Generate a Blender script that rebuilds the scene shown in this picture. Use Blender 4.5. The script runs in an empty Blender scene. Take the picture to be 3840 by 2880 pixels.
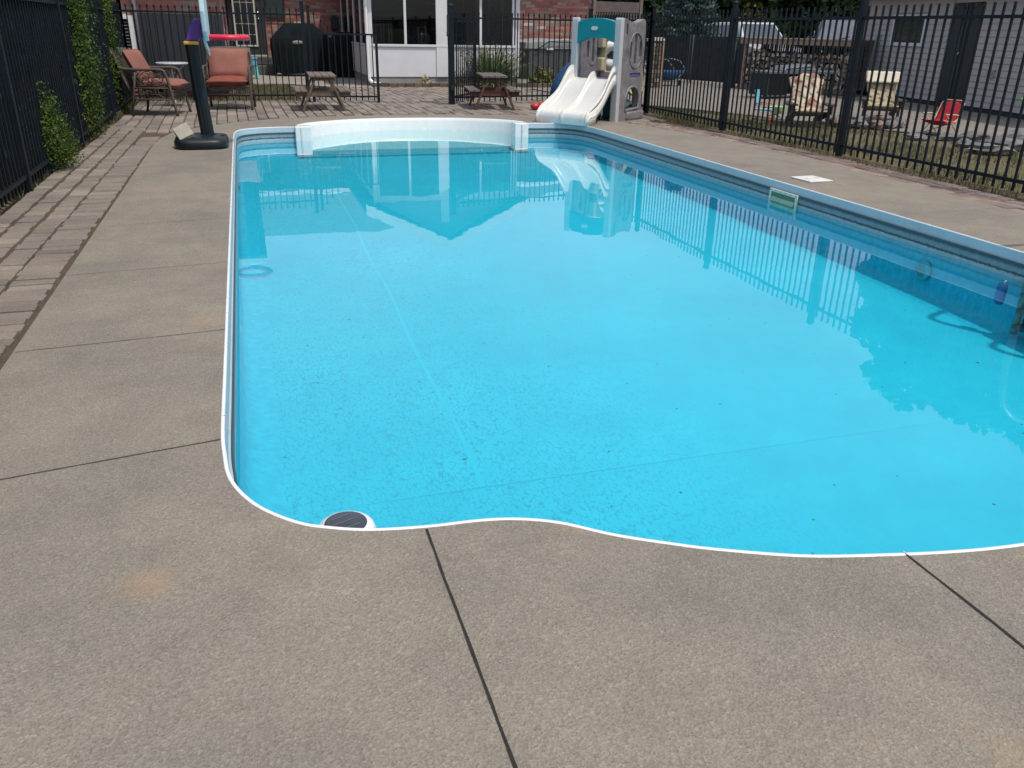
import bpy, bmesh, math, random
import numpy as np
from mathutils import Vector, Matrix, Euler
from mathutils.geometry import tessellate_polygon
S = bpy.context.scene
COL = S.collection
R = math.radians
PI = math.pi
random.seed(7)
# ------------------------------------------------------------------ camera, world, sun, exposure
CAM_H = 1.3
pitch, yaw, roll, FPX = 4.08890128e-01, 3.05201183e-01, 1.81485250e-02, 3067.7486
fw = Vector((math.sin(yaw)*math.cos(pitch), math.cos(yaw)*math.cos(pitch), -math.sin(pitch)))
rt = Vector((math.cos(yaw), -math.sin(yaw), 0)); up = rt.cross(fw)
r2 = rt*math.cos(roll)+up*math.sin(roll); u2 = up*math.cos(roll)-rt*math.sin(roll)
cd = bpy.data.cameras.new('camera'); cam = bpy.data.objects.new('camera', cd); COL.objects.link(cam)
M = Matrix(((r2.x, u2.x, -fw.x, 0), (r2.y, u2.y, -fw.y, 0), (r2.z, u2.z, -fw.z, CAM_H), (0, 0, 0, 1)))
cam.matrix_world = M
cd.lens = 36*FPX/3840; cd.sensor_width = 36; cd.clip_end = 500; cd.clip_start = .05
S.camera = cam
SUN_EL, SUN_AZ = R(64), R(150)      # azimuth clockwise from +y
sdir = Vector((math.sin(SUN_AZ)*math.cos(SUN_EL), math.cos(SUN_AZ)*math.cos(SUN_EL), math.sin(SUN_EL)))
w = bpy.data.worlds.new('World'); S.world = w; w.use_nodes = True
nt = w.node_tree; bg = nt.nodes['Background']; sky = nt.nodes.new('ShaderNodeTexSky')
sky.sky_type = 'NISHITA'; sky.sun_disc = False; sky.sun_elevation = SUN_EL; sky.sun_rotation = SUN_AZ
sky.dust_density = 3.5; sky.air_density = 1.0; sky.ozone_density = 1.5
# thin bright cloud cover over the blue
wc = nt.nodes.new('ShaderNodeTexCoord'); wn_ = nt.nodes.new('ShaderNodeTexNoise'); wn_.inputs['Scale'].default_value = 1.6; wn_.inputs['Detail'].default_value = 6
nt.links.new(wc.outputs['Generated'], wn_.inputs['Vector']); wr = nt.nodes.new('ShaderNodeMapRange'); nt.links.new(wn_.outputs['Fac'], wr.inputs[0])
for k_, v_ in ((1, .35), (2, .65), (3, .2), (4, .7)): wr.inputs[k_].default_value = v_
wm = nt.nodes.new('ShaderNodeMix'); wm.data_type = 'RGBA'; nt.links.new(wr.outputs[0], wm.inputs[0]); nt.links.new(sky.outputs[0], wm.inputs[6]); wm.inputs[7].default_value = (5.6, 6.1, 6.8, 1)
nt.links.new(wm.outputs[2], bg.inputs[0]); bg.inputs[1].default_value = .15
sl = bpy.data.lights.new('sun', 'SUN'); so = bpy.data.objects.new('sun', sl); COL.objects.link(so)
sl.energy = 2.6; sl.angle = R(1.2); sl.color = (1, .93, .84)
so.rotation_euler = (-sdir).to_track_quat('-Z', 'Y').to_euler(); so.location = (8, -3, 12)
S.view_settings.view_transform = 'Standard'; S.view_settings.look = 'None'
S.view_settings.exposure = .0; S.view_settings.gamma = 1
S.render.engine = 'CYCLES'
S.cycles.max_bounces = 8; S.cycles.transparent_max_bounces = 16

# ------------------------------------------------------------------ materials
def nd(t, kind, **kw):
    n = t.nodes.new(kind)
    for k, v in kw.items(): setattr(n, k, v)
    return n
def mth(t, op, a, b=None, c=None):
    n = nd(t, 'ShaderNodeMath', operation=op)
    for i, x in enumerate((a, b, c)):
        if x is None: continue
        if isinstance(x, (int, float)): n.inputs[i].default_value = x
        else: t.links.new(x, n.inputs[i])
    return n.outputs[0]
def mixc(t, fac, a, b, mode='MIX'):
    n = nd(t, 'ShaderNodeMix', data_type='RGBA', blend_type=mode)
    for i, x in ((0, fac), (6, a), (7, b)):
        if isinstance(x, (int, float)): n.inputs[i].default_value = x
        elif isinstance(x, tuple): n.inputs[i].default_value = (*x[:3], 1)
        else: t.links.new(x, n.inputs[i])
    return n.outputs[2]
def noise(t, scale, detail=4, vec=None, rough=.55, out='Fac'):
    n = nd(t, 'ShaderNodeTexNoise'); n.inputs['Scale'].default_value = scale
    n.inputs['Detail'].default_value = detail; n.inputs['Roughness'].default_value = rough
    if vec is None: vec = coord(t)
    t.links.new(vec, n.inputs['Vector']); return n.outputs[out]
def coord(t, which='Object'):
    for n in t.nodes:
        if n.type == 'TEX_COORD': return n.outputs[which]
    return nd(t, 'ShaderNodeTexCoord').outputs[which]
def ramp(t, fac, stops, interp='LINEAR'):
    n = nd(t, 'ShaderNodeValToRGB'); t.links.new(fac, n.inputs[0]); cr = n.color_ramp; cr.interpolation = interp
    while len(cr.elements) > 1: cr.elements.remove(cr.elements[-1])
    cr.elements[0].position = stops[0][0]; cr.elements[0].color = (*stops[0][1], 1)
    for p, c in stops[1:]:
        e = cr.elements.new(p); e.color = (*c, 1)
    return n.outputs[0]
def bump(t, h, strength=.3, dist=.01):
    n = nd(t, 'ShaderNodeBump'); n.inputs['Strength'].default_value = strength; n.inputs['Distance'].default_value = dist
    t.links.new(h, n.inputs['Height']); return n.outputs[0]
def newmat(name):
    m = bpy.data.materials.new(name); m.use_nodes = True; t = m.node_tree
    return m, t, t.nodes['Principled BSDF']
MATS = {}
def mat(name, col, rough=.6, var=.12, scale=6, bmp=0, bscale=60, metal=0, spec=.5, wear=0):
    if name in MATS: return MATS[name]
    m, t, p = newmat(name)
    f = noise(t, scale, 5); f2 = noise(t, scale*7, 3)
    k = mth(t, 'ADD', mth(t, 'MULTIPLY', f, .65), mth(t, 'MULTIPLY', f2, .35))
    lo = tuple(max(0, c*(1-var*1.6)) for c in col); hi = tuple(min(1, c*(1+var*1.6)) for c in col)
    c = ramp(t, k, [(.3, lo), (.7, hi)])
    if wear:
        c = mixc(t, mth(t, 'MULTIPLY', mth(t, 'GREATER_THAN', noise(t, scale*3, 8, rough=.7), .62), wear), c, tuple(x*.45+.02 for x in col))
    t.links.new(c, p.inputs['Base Color'])
    t.links.new(mth(t, 'MULTIPLY_ADD', f2, .25, max(0.02, rough-.12)), p.inputs['Roughness'])
    p.inputs['Metallic'].default_value = metal; p.inputs['Specular IOR Level'].default_value = spec
    if bmp: t.links.new(bump(t, noise(t, bscale, 4), bmp, .01), p.inputs['Normal'])
    MATS[name] = m; return m

STAINS = [(-.36, 1.88, .085, .55)]
def deck_mat():
    m, t, p = newmat('exposed_aggregate'); co = coord(t)
    v = nd(t, 'ShaderNodeTexVoronoi'); v.inputs['Scale'].default_value = 150; t.links.new(co, v.inputs['Vector'])
    sep = nd(t, 'ShaderNodeSeparateColor'); t.links.new(v.outputs['Color'], sep.inputs[0])
    base = ramp(t, sep.outputs[0], [(0, (.165, .145, .118)), (.3, (.245, .218, .178)), (.75, (.315, .283, .235)), (.95, (.38, .345, .29)), (1, (.46, .42, .36))])
    fine = noise(t, 210, 4, rough=.75)
    base = mixc(t, .6, base, ramp(t, fine, [(.3, (.15, .13, .105)), (.5, (.285, .255, .21)), (.7, (.43, .39, .33))]))
    big = noise(t, .9, 6, rough=.6)
    base = mixc(t, .8, base, ramp(t, big, [(.32, (.70, .72, .755)), (.44, (.86, .87, .88)), (.56, (1.0, .985, .965)), (.7, (1.04, .98, .91))]), 'MULTIPLY')
    mid = noise(t, 4.5, 6, rough=.65)
    base = mixc(t, 1.0, base, (.86, .865, .865), 'MULTIPLY')
    base = mixc(t, .6, base, ramp(t, mid, [(.3, (.80, .80, .81)), (.6, (1.04, 1.03, 1.01))]), 'MULTIPLY')
    # rusty stain patches
    rs = mth(t, 'MULTIPLY', mth(t, 'SUBTRACT', noise(t, 1.7, 3), .64), 4); 
    rs = mth(t, 'MINIMUM', mth(t, 'MAXIMUM', rs, 0), .35)
    base = mixc(t, rs, base, (.40, .27, .17))
    sp = nd(t, 'ShaderNodeTexVoronoi', voronoi_dimensions='2D'); sp.inputs['Scale'].default_value = 7; t.links.new(co, sp.inputs['Vector'])
    dk = mth(t, 'LESS_THAN', sp.outputs['Distance'], mth(t, 'MULTIPLY', noise(t, 9, 1), .022))
    base = mixc(t, mth(t, 'MULTIPLY', dk, .7), base, (.06, .055, .05))
    for cx_, cy_, sz_, am in ((STAINS)):
        vd = nd(t, 'ShaderNodeVectorMath', operation='DISTANCE'); t.links.new(mixc(t, .10, co, noise(t, 7, 4, out='Color')), vd.inputs[0]); vd.inputs[1].default_value = (cx_*.9+.05, cy_*.9+.05, .05)
        k_ = mth(t, 'MINIMUM', mth(t, 'MAXIMUM', mth(t, 'MULTIPLY', mth(t, 'SUBTRACT', sz_, vd.outputs['Value']), am/sz_), 0), .5)
        base = mixc(t, k_, base, (.36, .235, .14))
    t.links.new(base, p.inputs['Base Color']); p.inputs['Roughness'].default_value = .88; p.inputs['Specular IOR Level'].default_value = .3
    h = mth(t, 'ADD', v.outputs['Distance'], mth(t, 'MULTIPLY', fine, .6))
    t.links.new(bump(t, h, .6, .004), p.inputs['Normal'])
    return m
def tone_mat(name, stops, bs=140, rough=.85):
    m, t, p = newmat(name); a = nd(t, 'ShaderNodeAttribute', attribute_name='tone')
    c = ramp(t, a.outputs['Fac'], stops)
    c = mixc(t, .7, c, ramp(t, noise(t, 90, 4), [(.3, (.72, .72, .72)), (.7, (1.2, 1.2, 1.2))]), 'MULTIPLY')
    c = mixc(t, .8, c, ramp(t, noise(t, 2.2, 5), [(.3, (.72, .73, .75)), (.7, (1.12, 1.08, 1.02))]), 'MULTIPLY')
    t.links.new(c, p.inputs['Base Color']); p.inputs['Roughness'].default_value = rough; p.inputs['Specular IOR Level'].default_value = .3
    t.links.new(bump(t, noise(t, bs, 4), .5, .004), p.inputs['Normal']); return m
def brick_mat():
    m, t, p = newmat('variegated_brick'); sx = nd(t, 'ShaderNodeSeparateXYZ'); t.links.new(coord(t), sx.inputs[0])
    u = mth(t, 'ADD', sx.outputs[0], sx.outputs[1]); z = sx.outputs[2]; RH, BW = .088, .30
    row = mth(t, 'FLOOR', mth(t, 'DIVIDE', z, RH)); fr = mth(t, 'FRACT', mth(t, 'DIVIDE', z, RH))
    uu = mth(t, 'ADD', mth(t, 'DIVIDE', u, BW), mth(t, 'MULTIPLY', row, .47))
    colm = mth(t, 'FLOOR', uu); fu = mth(t, 'FRACT', uu)
    cx = nd(t, 'ShaderNodeCombineXYZ'); t.links.new(row, cx.inputs[0]); t.links.new(colm, cx.inputs[1])
    wn = nd(t, 'ShaderNodeTexWhiteNoise', noise_dimensions='2D'); t.links.new(cx.outputs[0], wn.inputs['Vector'])
    c = ramp(t, wn.outputs['Value'], [(0, (.27, .105, .085)), (.2, (.33, .13, .105)), (.38, (.40, .18, .145)), (.55, (.30, .125, .105)), (.66, (.27, .20, .165)), (.8, (.34, .26, .21)), (.9, (.42, .22, .18)), (.955, (.34, .15, .12)), (.96, (.55, .51, .47)), (1, (.5, .46, .42))], 'CONSTANT')
    c = mixc(t, .7, c, ramp(t, noise(t, 14, 6), [(.3, (.7, .7, .7)), (.7, (1.25, 1.25, 1.25))]), 'MULTIPLY')
    mo = mth(t, 'MAXIMUM', mth(t, 'LESS_THAN', fr, .10), mth(t, 'LESS_THAN', fu, .035))
    c = mixc(t, mo, c, (.20, .15, .13)); t.links.new(c, p.inputs['Base Color']); p.inputs['Roughness'].default_value = .9
    h = mth(t, 'SUBTRACT', mth(t, 'MULTIPLY', noise(t, 40, 3), .4), mo); t.links.new(bump(t, h, .6, .008), p.inputs['Normal']); return m
def liner_mat():
    m, t, p = newmat('pool_liner_wall'); co = coord(t); sx = nd(t, 'ShaderNodeSeparateXYZ'); t.links.new(co, sx.inputs[0])
    z = sx.outputs[2]; n1 = noise(t, 55, 4, rough=.7); n2 = noise(t, 22, 3)
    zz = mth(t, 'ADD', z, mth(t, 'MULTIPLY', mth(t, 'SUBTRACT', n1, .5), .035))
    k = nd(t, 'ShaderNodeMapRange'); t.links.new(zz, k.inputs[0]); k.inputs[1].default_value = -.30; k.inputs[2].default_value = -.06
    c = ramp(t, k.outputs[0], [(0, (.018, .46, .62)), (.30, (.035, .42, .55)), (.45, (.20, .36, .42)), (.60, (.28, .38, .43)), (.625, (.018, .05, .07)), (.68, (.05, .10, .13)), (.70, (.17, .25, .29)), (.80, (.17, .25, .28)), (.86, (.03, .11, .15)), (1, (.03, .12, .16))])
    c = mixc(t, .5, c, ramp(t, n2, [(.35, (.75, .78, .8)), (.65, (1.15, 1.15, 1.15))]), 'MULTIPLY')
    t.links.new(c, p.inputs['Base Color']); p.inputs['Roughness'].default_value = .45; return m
def floor_mat():
    m, t, p = newmat('pool_liner_floor'); co = coord(t)
    mp = nd(t, 'ShaderNodeMapping'); mp.inputs['Scale'].default_value = (1, .42, 1); t.links.new(co, mp.inputs[0])
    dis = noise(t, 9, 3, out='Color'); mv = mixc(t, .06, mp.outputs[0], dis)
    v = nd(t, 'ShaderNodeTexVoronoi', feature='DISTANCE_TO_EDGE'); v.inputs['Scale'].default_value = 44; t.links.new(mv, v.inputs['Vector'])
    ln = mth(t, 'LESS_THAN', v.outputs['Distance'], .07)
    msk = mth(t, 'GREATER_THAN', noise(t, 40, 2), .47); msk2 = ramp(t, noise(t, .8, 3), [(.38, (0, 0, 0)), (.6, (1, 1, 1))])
    base = ramp(t, noise(t, .8, 4), [(.3, (.010, .46, .61)), (.7, (.013, .52, .68))])
    base = mixc(t, .6, base, ramp(t, noise(t, 5, 7, rough=.72), [(.3, (.8, .88, .91)), (.65, (1.05, 1.03, 1.02))]), 'MULTIPLY')
    base = mixc(t, .6, base, ramp(t, noise(t, 1.3, 5, rough=.65), [(.35, (.88, .92, .94)), (.6, (1.05, 1.03, 1.02))]), 'MULTIPLY')
    sx = nd(t, 'ShaderNodeSeparateXYZ'); t.links.new(co, sx.inputs[0])
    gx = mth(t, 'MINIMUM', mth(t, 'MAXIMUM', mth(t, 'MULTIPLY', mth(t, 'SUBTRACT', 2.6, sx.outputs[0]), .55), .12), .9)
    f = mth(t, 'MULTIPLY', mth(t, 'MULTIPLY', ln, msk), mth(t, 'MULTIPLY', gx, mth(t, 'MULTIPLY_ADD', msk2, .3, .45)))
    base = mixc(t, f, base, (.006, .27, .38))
    sp = nd(t, 'ShaderNodeTexVoronoi', voronoi_dimensions='2D'); sp.inputs['Scale'].default_value = 1.9; t.links.new(co, sp.inputs['Vector'])
    sk = mth(t, 'LESS_THAN', sp.outputs['Distance'], mth(t, 'MULTIPLY', noise(t, 2.0, 1), .026)); base = mixc(t, mth(t, 'MULTIPLY', sk, .85), base, (.02, .07, .09))
    t.links.new(base, p.inputs['Base Color']); p.inputs['Roughness'].default_value = .6; return m
def water_mat():
    m = bpy.data.materials.new('pool_water'); m.use_nodes = True; t = m.node_tree; t.nodes.clear()
    o = nd(t, 'ShaderNodeOutputMaterial'); mx = nd(t, 'ShaderNodeMixShader'); tr = nd(t, 'ShaderNodeBsdfTransparent'); gl = nd(t, 'ShaderNodeBsdfGlossy')
    tr.inputs[0].default_value = (.88, .975, .99, 1); gl.inputs[0].default_value = (1, 1, 1, 1); gl.inputs['Roughness'].default_value = 0.0
    fr = nd(t, 'ShaderNodeFresnel'); fr.inputs[0].default_value = 1.33
    co = coord(t)
    h = mth(t, 'ADD', noise(t, 2.3, 2), mth(t, 'MULTIPLY', noise(t, 9, 2), .10))
    b = bump(t, h, .05, .012); t.links.new(b, gl.inputs['Normal'])
    t.links.new(fr.outputs[0], mx.inputs[0]); t.links.new(tr.outputs[0], mx.inputs[1]); t.links.new(gl.outputs[0], mx.inputs[2])
    t.links.new(mx.outputs[0], o.inputs[0]); return m
def glass_mat(name, tint=(.55, .6, .62)):
    m = bpy.data.materials.new(name); m.use_nodes = True; t = m.node_tree; t.nodes.clear()
    o = nd(t, 'ShaderNodeOutputMaterial'); mx = nd(t, 'ShaderNodeMixShader'); tr = nd(t, 'ShaderNodeBsdfTransparent'); gl = nd(t, 'ShaderNodeBsdfGlossy')
    tr.inputs[0].default_value = (*tint, 1); gl.inputs['Roughness'].default_value = .02
    fr = nd(t, 'ShaderNodeFresnel'); fr.inputs[0].default_value = 1.5
    t.links.new(fr.outputs[0], mx.inputs[0]); t.links.new(tr.outputs[0], mx.inputs[1]); t.links.new(gl.outputs[0], mx.inputs[2]); t.links.new(mx.outputs[0], o.inputs[0]); return m
def leaf_mat(name, stops):
    m, t, p = newmat(name); a = nd(t, 'ShaderNodeAttribute', attribute_name='tone')
    c = ramp(t, a.outputs['Fac'], stops); t.links.new(c, p.inputs['Base Color']); p.inputs['Roughness'].default_value = .6
    p.inputs['Specular IOR Level'].default_value = .25
    tl = nd(t, 'ShaderNodeBsdfTranslucent'); t.links.new(c, tl.inputs[0]); mx = nd(t, 'ShaderNodeMixShader'); mx.inputs[0].default_value = .25
    o = t.nodes['Material Output']; t.links.new(p.outputs[0], mx.inputs[1]); t.links.new(tl.outputs[0], mx.inputs[2]); t.links.new(mx.outputs[0], o.inputs[0]); return m
def ground_mat(name, stops, s1=6, s2=60, b=.5):
    m, t, p = newmat(name); k = mth(t, 'ADD', mth(t, 'MULTIPLY', noise(t, s1, 5), .5), mth(t, 'MULTIPLY', noise(t, s2, 4, rough=.7), .5))
    t.links.new(ramp(t, k, stops), p.inputs['Base Color']); p.inputs['Roughness'].default_value = .95; p.inputs['Specular IOR Level'].default_value = .2
    t.links.new(bump(t, noise(t, s2, 4), b, .02), p.inputs['Normal']); return m
DECK = deck_mat()
PAVER = tone_mat('cobble_pavers', [(0, (.18, .158, .135)), (.4, (.24, .21, .178)), (.7, (.22, .19, .17)), (1, (.30, .265, .225))])
PAVER2 = tone_mat('patio_pavers', [(0, (.16, .14, .125)), (.5, (.24, .21, .18)), (1, (.29, .25, .22))])
PAVER3 = tone_mat('pink_pavers', [(0, (.21, .16, .135)), (.5, (.28, .21, .175)), (1, (.32, .26, .22))])
BRICK = brick_mat(); LINER = liner_mat(); FLOORM = floor_mat(); WATER = water_mat()
GLASS = glass_mat('window_glass'); 
DIRT = ground_mat('joint_dirt', [(.3, (.065, .048, .033)), (.7, (.13, .095, .065))])
SOIL = ground_mat('dry_soil', [(.3, (.12, .095, .06)), (.5, (.17, .14, .085)), (.7, (.22, .18, .12))], 3, 45)
LAWN = ground_mat('dry_lawn', [(.3, (.05, .05, .022)), (.5, (.115, .10, .055)), (.7, (.17, .14, .09))], 2.5, 40)
GRAVEL = ground_mat('yard_gravel', [(.3, (.16, .14, .12)), (.5, (.225, .20, .175)), (.7, (.29, .26, .23))], 3, 55, .8)
CONC = ground_mat('patio_concrete', [(.3, (.25, .23, .2)), (.7, (.33, .31, .275))], 1.5, 30, .2)
FENCEM = mat('fence_black', (.006, .011, .017), .5, .3, 5, spec=.22)
WHITE = mat('white_vinyl', (.78, .78, .79), .35, .04, 3)
COPING = mat('white_coping', (.76, .77, .78), .3, .04, 4)
FIBER = mat('white_fiberglass', (.72, .72, .71), .25, .03, 1.5)

# ------------------------------------------------------------------ mesh helpers
class MB:
    def __init__(s): s.v = []; s.f = []; s.t = []; s.mi = []; s.sm = []; s.tone = .5; s.m = 0; s.smooth = False
    def add(s, vs, fs, M=None):
        o = len(s.v)
        for p in vs:
            p = Vector(p)
            if M is not None: p = M @ p
            s.v.append(tuple(p)); s.t.append(s.tone)
        for f in fs: s.f.append([o+i for i in f]); s.mi.append(s.m); s.sm.append(s.smooth)
    def box(s, c, d, rot=None, M=None, taper=1):
        x, y, z = (q/2 for q in d); k = taper
        vs = [Vector(p) for p in ((-x, -y, -z), (x, -y, -z), (x, y, -z), (-x, y, -z), (-x*k, -y*k, z), (x*k, -y*k, z), (x*k, y*k, z), (-x*k, y*k, z))]
        if rot is not None:
            e = Euler(rot).to_matrix(); vs = [e @ p for p in vs]
        vs = [p+Vector(c) for p in vs]
        s.add(vs, [(0, 3, 2, 1), (4, 5, 6, 7), (0, 1, 5, 4), (1, 2, 6, 5), (2, 3, 7, 6), (3, 0, 4, 7)], M); return s
    def b2(s, a, b, M=None):
        return s.box([(p+q)/2 for p, q in zip(a, b)], [abs(q-p) for p, q in zip(a, b)], M=M)
    def beam(s, a, b, w, h=None, M=None):
        a, b = Vector(a), Vector(b); d = b-a; L = d.length; q = d.to_track_quat('Z', 'Y').to_matrix().to_4x4(); h = h or w
        T = Matrix.Translation((a+b)/2) @ q
        if M is not None: T = M @ T
        return s.box((0, 0, 0), (w, h, L), M=T)
    def tube(s, pts, r, n=8, M=None, cap=True, closed=False):
        pts = [Vector(p) for p in pts]; N = len(pts); rs = r if isinstance(r, (list, tuple)) else [r]*N
        old = s.smooth; s.smooth = True; rings = []; prev = None; vs = []
        for i, p in enumerate(pts):
            if closed: d = pts[(i+1) % N]-pts[i-1]
            else: d = pts[min(i+1, N-1)]-pts[max(i-1, 0)]
            d.normalize()
            if prev is None:
                a = Vector((0, 0, 1)) if abs(d.z) < .9 else Vector((1, 0, 0)); x = d.cross(a).normalized()
            else: x = (prev-d*prev.dot(d)).normalized()
            prev = x; y = d.cross(x)
            for k in range(n):
                an = 2*PI*k/n; vs.append(p+(x*math.cos(an)+y*math.sin(an))*rs[i])
        fs = []
        for i in range(N if closed else N-1):
            j = (i+1) % N
            for k in range(n): fs.append((i*n+k, i*n+(k+1) % n, j*n+(k+1) % n, j*n+k))
        if cap and not closed: fs += [tuple(range(n))[::-1], tuple((N-1)*n+k for k in range(n))]
        s.add(vs, fs, M); s.smooth = old; return s
    def lathe(s, prof, n=24, M=None, ang=2*PI):
        old = s.smooth; s.smooth = True; vs = []; fs = []; full = ang > 6.28; c = n if full else n+1
        for r_, z in prof:
            for k in range(c):
                a = ang*k/n; vs.append((r_*math.cos(a), r_*math.sin(a), z))
        for i in range(len(prof)-1):
            for k in range(n):
                k2 = (k+1) % c; fs.append((i*c+k, i*c+k2, (i+1)*c+k2, (i+1)*c+k))
        s.add(vs, fs, M); s.smooth = old; return s
    def poly(s, loops, z0, z1, M=None):
        """extruded 2-D polygon with holes between z0 and z1"""
        tri = tessellate_polygon([[Vector((p[0], p[1], 0)) for p in l] for l in loops]); flat = [p for l in loops for p in l]; n = len(flat)
        vs = [(p[0], p[1], z0) for p in flat]+[(p[0], p[1], z1) for p in flat]; fs = []
        for a, b, c in tri:
            A, B, C_ = flat[a], flat[b], flat[c]; cr = (B[0]-A[0])*(C_[1]-A[1])-(B[1]-A[1])*(C_[0]-A[0])
            if cr < 0: b, c = c, b
            fs.append((a+n, b+n, c+n)); fs.append((a, c, b))
        o = 0
        for li, l in enumerate(loops):
            m = len(l); ar = sum(l[i][0]*l[(i+1) % m][1]-l[(i+1) % m][0]*l[i][1] for i in range(m))
            pos = (ar > 0) == (li == 0)
            for i in range(m):
                a, b = o+i, o+(i+1) % m
                fs.append((a, b, b+n, a+n) if pos else (b, a, a+n, b+n))
            o += m
        s.add(vs, fs, M); return s
    def sheet(s, loops, zf, M=None):
        tri = tessellate_polygon([[Vector((p[0], p[1], 0)) for p in l] for l in loops]); flat = [p for l in loops for p in l]; fs = []
        for a, b, c in tri:
            A, B, C_ = flat[a], flat[b], flat[c]; cr = (B[0]-A[0])*(C_[1]-A[1])-(B[1]-A[1])*(C_[0]-A[0])
            fs.append((a, b, c) if cr > 0 else (a, c, b))
        s.add([(p[0], p[1], p[2] if len(p) > 2 else zf) for p in flat], fs, M); return s
    def ball(s, c, r, nu=12, nv=8, M=None):
        rr = r if isinstance(r, (tuple, list)) else (r, r, r)
        T = Matrix.Translation(c) @ Matrix.Diagonal((*rr, 1))
        if M is not None: T = M @ T
        return s.lathe([(max(1e-4, math.sin(PI*i/nv)), -math.cos(PI*i/nv)) for i in range(nv+1)], nu, T)
    def build(s, name, mats, parent=None, loc=None, rot=None, bevel=0, sub=0, smooth=False, seg=2):
        me = bpy.data.meshes.new(name); me.from_pydata(s.v, [], s.f)
        for m in (mats if isinstance(mats, (list, tuple)) else [mats]): me.materials.append(m)
        me.polygons.foreach_set('material_index', s.mi)
        me.polygons.foreach_set('use_smooth', [True]*len(s.f) if smooth else s.sm)
        a = me.attributes.new('tone', 'FLOAT', 'POINT'); a.data.foreach_set('value', s.t)
        me.update()
        o = bpy.data.objects.new(name, me); COL.objects.link(o)
        if parent: o.parent = parent
        if loc is not None: o.location = loc
        if rot is not None: o.rotation_euler = rot
        if bevel:
            b = o.modifiers.new('bevel', 'BEVEL'); b.width = bevel; b.segments = seg; b.limit_method = 'ANGLE'; b.angle_limit = R(40); b.harden_normals = False
        if sub:
            b = o.modifiers.new('sub', 'SUBSURF'); b.levels = sub; b.render_levels = sub
        return o
def tag(o, label=None, cat=None, group=None, kind=None):
    for k, v in (('label', label), ('category', cat), ('group', group), ('kind', kind)):
        if v: o[k] = v
    return o
def thing(name, label, cat, loc=(0, 0, 0), rz=0, group=None):
    o = bpy.data.objects.new(name, None); COL.objects.link(o); o.location = loc; o.rotation_euler = (0, 0, rz); o.empty_display_size = .2
    return tag(o, label, cat, group)
def struct(o): o['kind'] = 'structure'; return o
def copy_tree(o, parent=None):
    c = o.copy(); COL.objects.link(c)
    if parent is not None: c.parent = parent
    for ch in [x for x in bpy.data.objects if x.parent == o]: copy_tree(ch, c)
    return c
def noff(pts, d, closed):
    """offset polyline to its left by d"""
    N = len(pts); out = []
    for i in range(N):
        p = Vector(pts[i][:2])
        a = Vector(pts[i-1][:2]) if (closed or i > 0) else None
        b = Vector(pts[(i+1) % N][:2]) if (closed or i < N-1) else None
        ns = []
        if a is not None: t_ = (p-a).normalized(); ns.append(Vector((-t_.y, t_.x)))
        if b is not None: t_ = (b-p).normalized(); ns.append(Vector((-t_.y, t_.x)))
        n = sum(ns, Vector((0, 0))).normalized(); k = 1/max(.4, n.dot(ns[0])); q = p+n*d*k; out.append((q.x, q.y))
    return out
def sweep(mb, pts, prof, closed=False):
    rows = [[(x, y, z) for x, y in noff(pts, d, closed)] for d, z in prof]; N = len(pts); vs = [p for r_ in rows for p in r_]; fs = []
    for i in range(len(rows)-1):
        for k in range(N if closed else N-1):
            k2 = (k+1) % N; fs.append((i*N+k, (i+1)*N+k, (i+1)*N+k2, i*N+k2))
    mb.add(vs, [f[::-1] for f in fs])
def spline(P, n=6, closed=False):
    out = []; N = len(P)
    for i in range(N if closed else N-1):
        g = lambda j: np.array(P[j % N] if closed else P[min(max(j, 0), N-1)], float)
        a, b, c, d = g(i-1), g(i), g(i+1), g(i+2)
        for k in range(n):
            t = k/n; out.append(tuple(.5*((2*b)+(-a+c)*t+(2*a-5*b+4*c-d)*t*t+(-a+3*b-3*c+d)*t**3)))
    if not closed: out.append(tuple(float(x) for x in P[-1]))
    return out
def leaves(mb, pts, size, rng, aspect=1.0, tones=None, nrm=None, droop=0):
    """leaf-sized bent quads at pts"""
    n = len(pts); q = rng.normal(size=(n, 3)); q /= np.linalg.norm(q, axis=1)[:, None]
    if nrm is not None: q = q*.75+nrm; q /= np.linalg.norm(q, axis=1)[:, None]
    a = np.cross(q, rng.normal(size=(n, 3))); a /= np.linalg.norm(a, axis=1)[:, None]; b = np.cross(q, a)
    sz = size*rng.uniform(.6, 1.3, n)[:, None]; a *= sz*aspect; b *= sz
    V = np.stack([pts-a-b*.5, pts+a-b, pts+a*.8+b, pts-a+b*.8], 1).reshape(-1, 3)
    o = len(mb.v); mb.v += [tuple(p) for p in V.tolist()]
    tn = tones if tones is not None else rng.uniform(0, 1, n); mb.t += np.repeat(tn, 4).tolist()
    for i in range(n): mb.f.append([o+4*i, o+4*i+1, o+4*i+2, o+4*i+3])
    mb.mi += [mb.m]*n; mb.sm += [False]*n
# ------------------------------------------------------------------ pool outline (metres, camera above the origin)
near = [(-.2, 3.2), (-.2, 2.75), (-.192, 2.56), (-.17, 2.37), (-.10, 2.20), (.01, 2.07), (.11, 2.01), (.22, 1.97), (.37, 1.945), (.52, 1.935), (.63, 1.912), (.74, 1.86), (.86, 1.765), (.99, 1.685), (1.11, 1.62), (1.32, 1.53), (1.53, 1.475), (1.755, 1.43), (1.95, 1.408), (2.3, 1.39), (2.8, 1.42), (3.4, 1.53), (3.95, 1.75), (4.4, 2.1), (4.7, 2.55), (4.82, 3.1)]
farL = [(.62, 12.3), (.32, 12.29), (.06, 12.2), (-.13, 12.0), (-.195, 11.67)]
right = [(4.84, 3.8), (4.84, 5.2), (4.84, 7), (4.84, 9), (4.84, 10.8), (4.84, 11.5), (4.78, 11.9), (4.6, 12.16), (4.35, 12.28), (4.03, 12.3)]
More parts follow.
